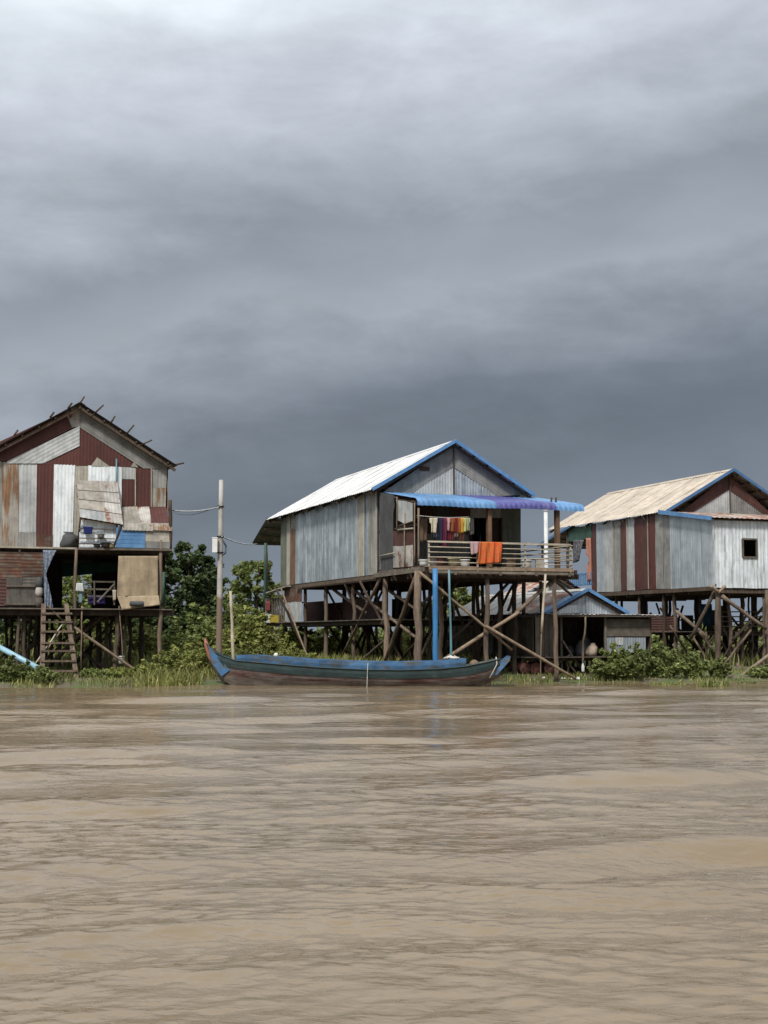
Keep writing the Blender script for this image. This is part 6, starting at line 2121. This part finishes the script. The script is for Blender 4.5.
def make_tree(name, label, px, py_top, Y, width, mat, seed, n=9000, leaf=0.2, trunk_r=0.12, low=0.10, clumps=120, group='trees behind the houses'):
    top = at(px, py_top, Y)
    gz = ground_z(top.x, Y)
    H_ = top.z - gz
    root = empty(name, (top.x, Y, gz - 0.1))
    tag(root, label, 'tree', group)
    r = np.random.default_rng(seed)
    cs, rs = [], []
    for i in range(clumps):
        t = r.uniform(low, 1.0)
        half = width / 2 * math.sin(math.pi * (0.25 + 0.63 * (t - low) / (1 - low))) ** 0.6
        a, q = r.uniform(0, 6.28), r.uniform(0.15, 1.0) ** 0.6
        rad = r.uniform(0.07, 0.15) * width * (1.15 - 0.4 * t)
        cs.append((math.cos(a) * q * (half - rad * 0.5), math.sin(a) * q * (half - rad * 0.5), min(t * H_, H_ - rad * 0.75)))
        rs.append(rad)
    v, f = leaf_cluster_mesh(cs, rs, n, leaf, seed=seed, shell=0.35)
    me = np_mesh('crown', v, f, mat)
    me.parent = root
    m = MB()
    lean = r.uniform(-0.15, 0.15)
    m.tube([(0, 0, 0), (lean * 0.3, 0, H_ * 0.25), (lean, 0.05, H_ * 0.55), (lean * 1.3, 0, H_ * 0.85)], [trunk_r, trunk_r * 0.85, trunk_r * 0.6, trunk_r * 0.2], 8)
    for i in range(0, clumps, 10):
        c = Vector(cs[i])
        s = Vector((lean * c.z / H_, 0, max(0.15 * H_, c.z - 0.8 * math.hypot(c.x, c.y) - 0.3)))
        m.tube([s, s.lerp(c, 0.5) + Vector((0, 0, 0.1)), c], [trunk_r * 0.45, trunk_r * 0.3, trunk_r * 0.12], 5)
    m.build('trunk', 'trunk', root, smooth=True, center=False)
    return root


make_tree('tree', 'dark broad tree between the left house and the concrete pole', 186, 540, 62, 3.4, 'leaf_dark', 1, n=24000, leaf=0.19)
make_tree('tree', 'dark tree just right of the broad one, behind the concrete pole', 210, 560, 66, 2.2, 'leaf_dark', 2, n=11000, leaf=0.18)
make_tree('tree', 'lighter round-topped tree behind the rear verandah of the middle house', 256, 558, 63, 3.2, 'leaf_mid', 3, n=20000, leaf=0.17)
make_tree('tree', 'dark tree hidden behind the lower storey of the left house', 142, 566, 66, 3.6, 'leaf_dark', 4, n=14000, leaf=0.2)
make_tree('tree', 'mid green tree seen through the open lower storey of the left house', 84, 572, 64, 3.6, 'leaf_mid', 13, n=14000, leaf=0.2)
make_tree('tree', 'dark low tree seen through the stilts left of the ladder', 40, 600, 66, 3.6, 'leaf_dark', 14, n=12000, leaf=0.2)
make_tree('tree', 'round tree seen under the porch between the blue pipe and the grey roof', 457, 574, 66, 2.9, 'leaf_mid', 5, n=15000, leaf=0.17)
make_tree('tree', 'dark tree seen far under the middle house left of the blue pipe', 427, 600, 70, 2.8, 'leaf_dark', 6, n=10000, leaf=0.19)
make_tree('tree', 'dark tree at the left edge beyond the left house', -8, 585, 62, 2.6, 'leaf_dark', 16, n=9000, leaf=0.19)


def make_shrub(name, label, px, py_top, Y, width, mat, seed, n=5000, leaf=0.12, clumps=26, group='shrubs on the bank', base=None):
    """many leafy sprigs fanning up from the ground"""
    top = at(px, py_top, Y)
    gz = ground_z(top.x, Y)
    H_ = top.z - gz
    root = empty(name, (top.x, Y, gz))
    tag(root, label, 'shrub', group)
    r = np.random.default_rng(seed)
    cs, rs = [], []
    m = MB()
    for i in range(clumps):
        a, q = r.uniform(0, 6.28), r.uniform(0.0, 1.0) ** 0.6
        ex, ey = math.cos(a) * q * width / 2, math.sin(a) * q * width / 2 * 0.8
        hz = H_ * (1 - 0.55 * q ** 1.6) * r.uniform(0.62, 1.0)
        k = 5
        for t in np.linspace(0.22, 1.0, k):
            cs.append((ex * t + r.normal(0, 0.05), ey * t + r.normal(0, 0.05), hz * t))
            rs.append(max(0.07, (0.20 - 0.11 * t) * min(H_, width) * r.uniform(0.7, 1.2)))
        if i < 9:
            m.tube([(ex * 0.2, ey * 0.2, -0.1), (ex * 0.5, ey * 0.5, hz * 0.55), (ex, ey, hz)], [0.022, 0.015, 0.006], 5)
    v, f = leaf_cluster_mesh(cs, rs, n, leaf, seed=seed, shell=0.1)
    fo = np_mesh('foliage', v, f, mat)
    fo.parent = root
    m.build('stems', 'trunk', root, center=False)
    return root


SH = [('weedy growth on the bank left of the ladder foot', 28, 662, 40.6, 1.3, 'leaf_shrub', 71, 4200),
      ('weedy growth between the ladder and the bare brace foot', 112, 668, 41.6, 1.3, 'leaf_light', 72, 4200),
      ('weedy growth at the foot of the tan tarpaulin post', 150, 660, 42.0, 1.4, 'leaf_light', 73, 5000),
      ('low tangled leafy weeds at the water edge right of the tan tarpaulin post', 172, 645, 42.0, 1.7, 'leaf_light', 61, 7000),
      ('low tangled leafy weeds left of the concrete pole foot', 194, 640, 42.8, 1.8, 'leaf_light', 62, 7500),
      ('leafy weeds between the concrete pole and the boat bow pole', 225, 640, 44.0, 1.8, 'leaf_light', 63, 7000),
      ('leafy weeds behind the left part of the boat', 255, 638, 45.0, 2.2, 'leaf_light', 64, 7500),
      ('leafy weeds behind the boat under the rear verandah', 290, 642, 46.5, 2.0, 'leaf_light', 65, 6500),
      ('broad leafy bush in front of the shed boards', 626, 638, 43.8, 2.2, 'leaf_shrub', 21, 9000),
      ('tall leafy bush right of the shed, under the grey corner of the right house', 660, 633, 44.2, 1.7, 'leaf_shrub', 22, 8500),
      ('low bush at the left foot of the shed boards', 603, 655, 43.7, 1.1, 'leaf_shrub', 23, 4500),
      ('upright bush beside the thick front post of the right house', 692, 643, 44.4, 1.1, 'leaf_shrub', 24, 5000),
      ('sparse bush in front of the thick post of the right house', 718, 655, 44.5, 0.9, 'leaf_shrub', 25, 2200),
      ('small bush at the right edge by the slanting brace', 762, 664, 44.8, 1.0, 'leaf_shrub', 26, 2600),
      ('low weedy bush at the left edge below the light blue pipe', 12, 655, 40.0, 1.5, 'leaf_shrub', 27, 5500),
      ('low weedy bush in front of the ladder foot', 43, 667, 39.9, 1.0, 'leaf_shrub', 28, 3600),
      ('small weedy clump right of the ladder foot', 95, 668, 41.3, 1.2, 'leaf_shrub', 29, 2400),
      ('grey-green shrub behind the reeds left of the concrete pole', 190, 603, 56, 3.6, 'leaf_mid', 30, 7500),
      ('bright green shrub behind the slim bow pole', 247, 598, 54, 2.6, 'leaf_light', 31, 7500),
      ('yellowish shrub between the concrete pole and the slim bow pole', 225, 585, 60, 2.4, 'leaf_mid', 32, 6500),
      ('shrub under the rear verandah of the middle house', 283, 612, 56, 2.8, 'leaf_light', 33, 6500),
      ('pale green shrub under the middle of the silver wall', 322, 618, 60, 3.4, 'leaf_light', 34, 6500),
      ('green shrub behind the stilts left of the thick corner post', 366, 616, 62, 3.2, 'leaf_light', 35, 6000),
      ('green shrub behind the stilts left of the blue pipe', 404, 622, 60, 2.4, 'leaf_light', 36, 5500),
      ('green shrub beyond the boat right of the blue pipe', 446, 618, 57, 2.4, 'leaf_mid', 37, 5500),
      ('pale shrub seen through the stilts right of the ladder', 100, 622, 56, 3.0, 'leaf_light', 38, 6000),
      ('pale shrub seen below the tan tarpaulin', 142, 618, 55, 2.6, 'leaf_light', 39, 6000),
      ('shrub behind the left edge stilts below the rusty panels', 8, 625, 55, 3.0, 'leaf_mid', 40, 5500),
      ('shrub far behind the stilts of the right house', 742, 622, 68, 3.6, 'leaf_light', 41, 5000),
      ('dim shrub behind the striped side under the right house', 690, 618, 70, 3.6, 'leaf_mid', 42, 5000)]
for lab, px, py, Y, w, mt, sd_, n in SH:
    make_shrub('shrub', lab, px, py, Y, w, mt, sd_, n=int(n * 1.6), leaf=0.11 if Y < 48 else 0.15)


def blades(name, label, pts, hmin, hmax, wdt, mat, seed, lean=0.25, cat='grass'):
    """grass or reed blades: a bent three-quad strip each, rooted at pts"""
    r = np.random.default_rng(seed)
    pts = np.asarray(pts)
    n = len(pts)
    h = r.uniform(hmin, hmax, n)[:, None]
    az = r.uniform(0, 6.28, n)
    d = np.stack([np.cos(az), np.sin(az), np.zeros(n)], 1)
    w = np.stack([-np.sin(az + r.uniform(-1, 1, n)), np.cos(az), np.zeros(n)], 1) * wdt * r.uniform(0.6, 1.3, n)[:, None]
    ln = r.uniform(0.3, 1.0, n)[:, None] * lean * h
    up = np.array([0, 0, 1.0])
    p1 = pts + up * h * 0.5 + d * ln * 0.3
    p2 = pts + up * h * 0.92 + d * ln
    v = np.stack([pts - w, pts + w, p1 + w * 0.8, p1 - w * 0.8, p2 + w * 0.12, p2 - w * 0.12], 1).reshape(-1, 3)
    b = np.arange(n)[:, None] * 6
    f = np.concatenate([b + np.array([0, 1, 2, 3]), b + np.array([3, 2, 4, 5])], 0)
    o = np_mesh(name, v, f, mat)
    tag(o, label, cat, kind='stuff')
    return o


def scatter(n, x0, x1, d0, d1, seed, clump=0.0):
    r = np.random.default_rng(seed)
    x = r.uniform(x0, x1, n)
    d = r.uniform(d0, d1, n)
    if clump:
        keep = (np.sin(x * 2.1 + seed) + np.sin(x * 0.83 + d * 1.7) + np.sin(d * 2.3 + x * 3.1)) > r.uniform(-clump * 3, 0.6, n)
        x, d = x[keep], d[keep]
    y = 41.4 + 0.24 * x + d
    z = np.array([ground_z(a, b) for a, b in zip(x, y)]) - 0.03
    return np.stack([x, y, z], 1)


reed_pts = scatter(6500, -6.9, -2.6, -0.4, 5.0, 1, 0.9)
reed_pts = reed_pts[(reed_pts[:, 0] < -5.15) | (reed_pts[:, 1] > 41.4)]
blades('reeds', 'pale green reeds along the water between the left house and the boat', reed_pts, 0.15, 0.5, 0.014, 'lawn', 51, 0.9)
blades('reeds', 'reeds behind the boat under the middle house', scatter(6000, -3.2, 3.2, 3.0, 9.0, 2, 0.9), 0.2, 0.6, 0.018, 'lawn', 52, 0.7)
blades('reeds', 'weeds and reeds along the bank below the left house', scatter(6000, -12.5, -6.3, -0.4, 6.0, 3, 0.7), 0.08, 0.3, 0.014, 'lawn', 53, 0.9)
blades('grass', 'short grass along the bank right of the boat', scatter(9000, 2.6, 16.0, -0.25, 3.5, 4, 0.8), 0.05, 0.2, 0.014, 'lawn', 54, 0.6)
blades('grass', 'rough grass on the land behind the houses', scatter(16000, -16, 22.0, 6.0, 26.0, 5, 0.9), 0.2, 0.7, 0.03, 'lawn', 55, 0.4)

# far hedge line
rr = np.random.default_rng(77)
cs = [(x, 105 + rr.uniform(-6, 8), rr.uniform(0.9, 1.9)) for x in np.linspace(-60, 60, 110)]
v, f = leaf_cluster_mesh(cs, [rr.uniform(1.1, 1.9) for _ in cs], 26000, 0.42, seed=78, shell=0.3)
o = np_mesh('far_thicket', v, f, 'leaf_mid')
tag(o, 'far band of thicket along the horizon behind the houses', 'thicket', kind='stuff')

# floating water plants by the right bank
for i, (px, py, w, lab) in enumerate(((668, 685, 0.5, 'small raft of floating water plants off the right bank, left one'),
                                      (713, 686, 0.45, 'taller tuft of water plants off the right bank under the thick post'),
                                      (748, 684, 0.35, 'tiny floating plant clump near the right edge'))):
    d = ray(px, py)
    t = (0.0 - CAM.z) / d.z
    P = CAM + d * t
    r = np.random.default_rng(90 + i)
    n = 240
    a = r.uniform(0, 6.28, n)
    q = r.uniform(0, 1, n) ** 0.5 * w
    pts = np.stack([P.x + np.cos(a) * q, P.y + np.sin(a) * q * 0.6, np.full(n, -0.01)], 1)
    o = blades('water_plant', lab, pts, 0.05, 0.12 if i != 1 else 0.32, 0.016, 'reed', 95 + i, 0.8, 'water plant')
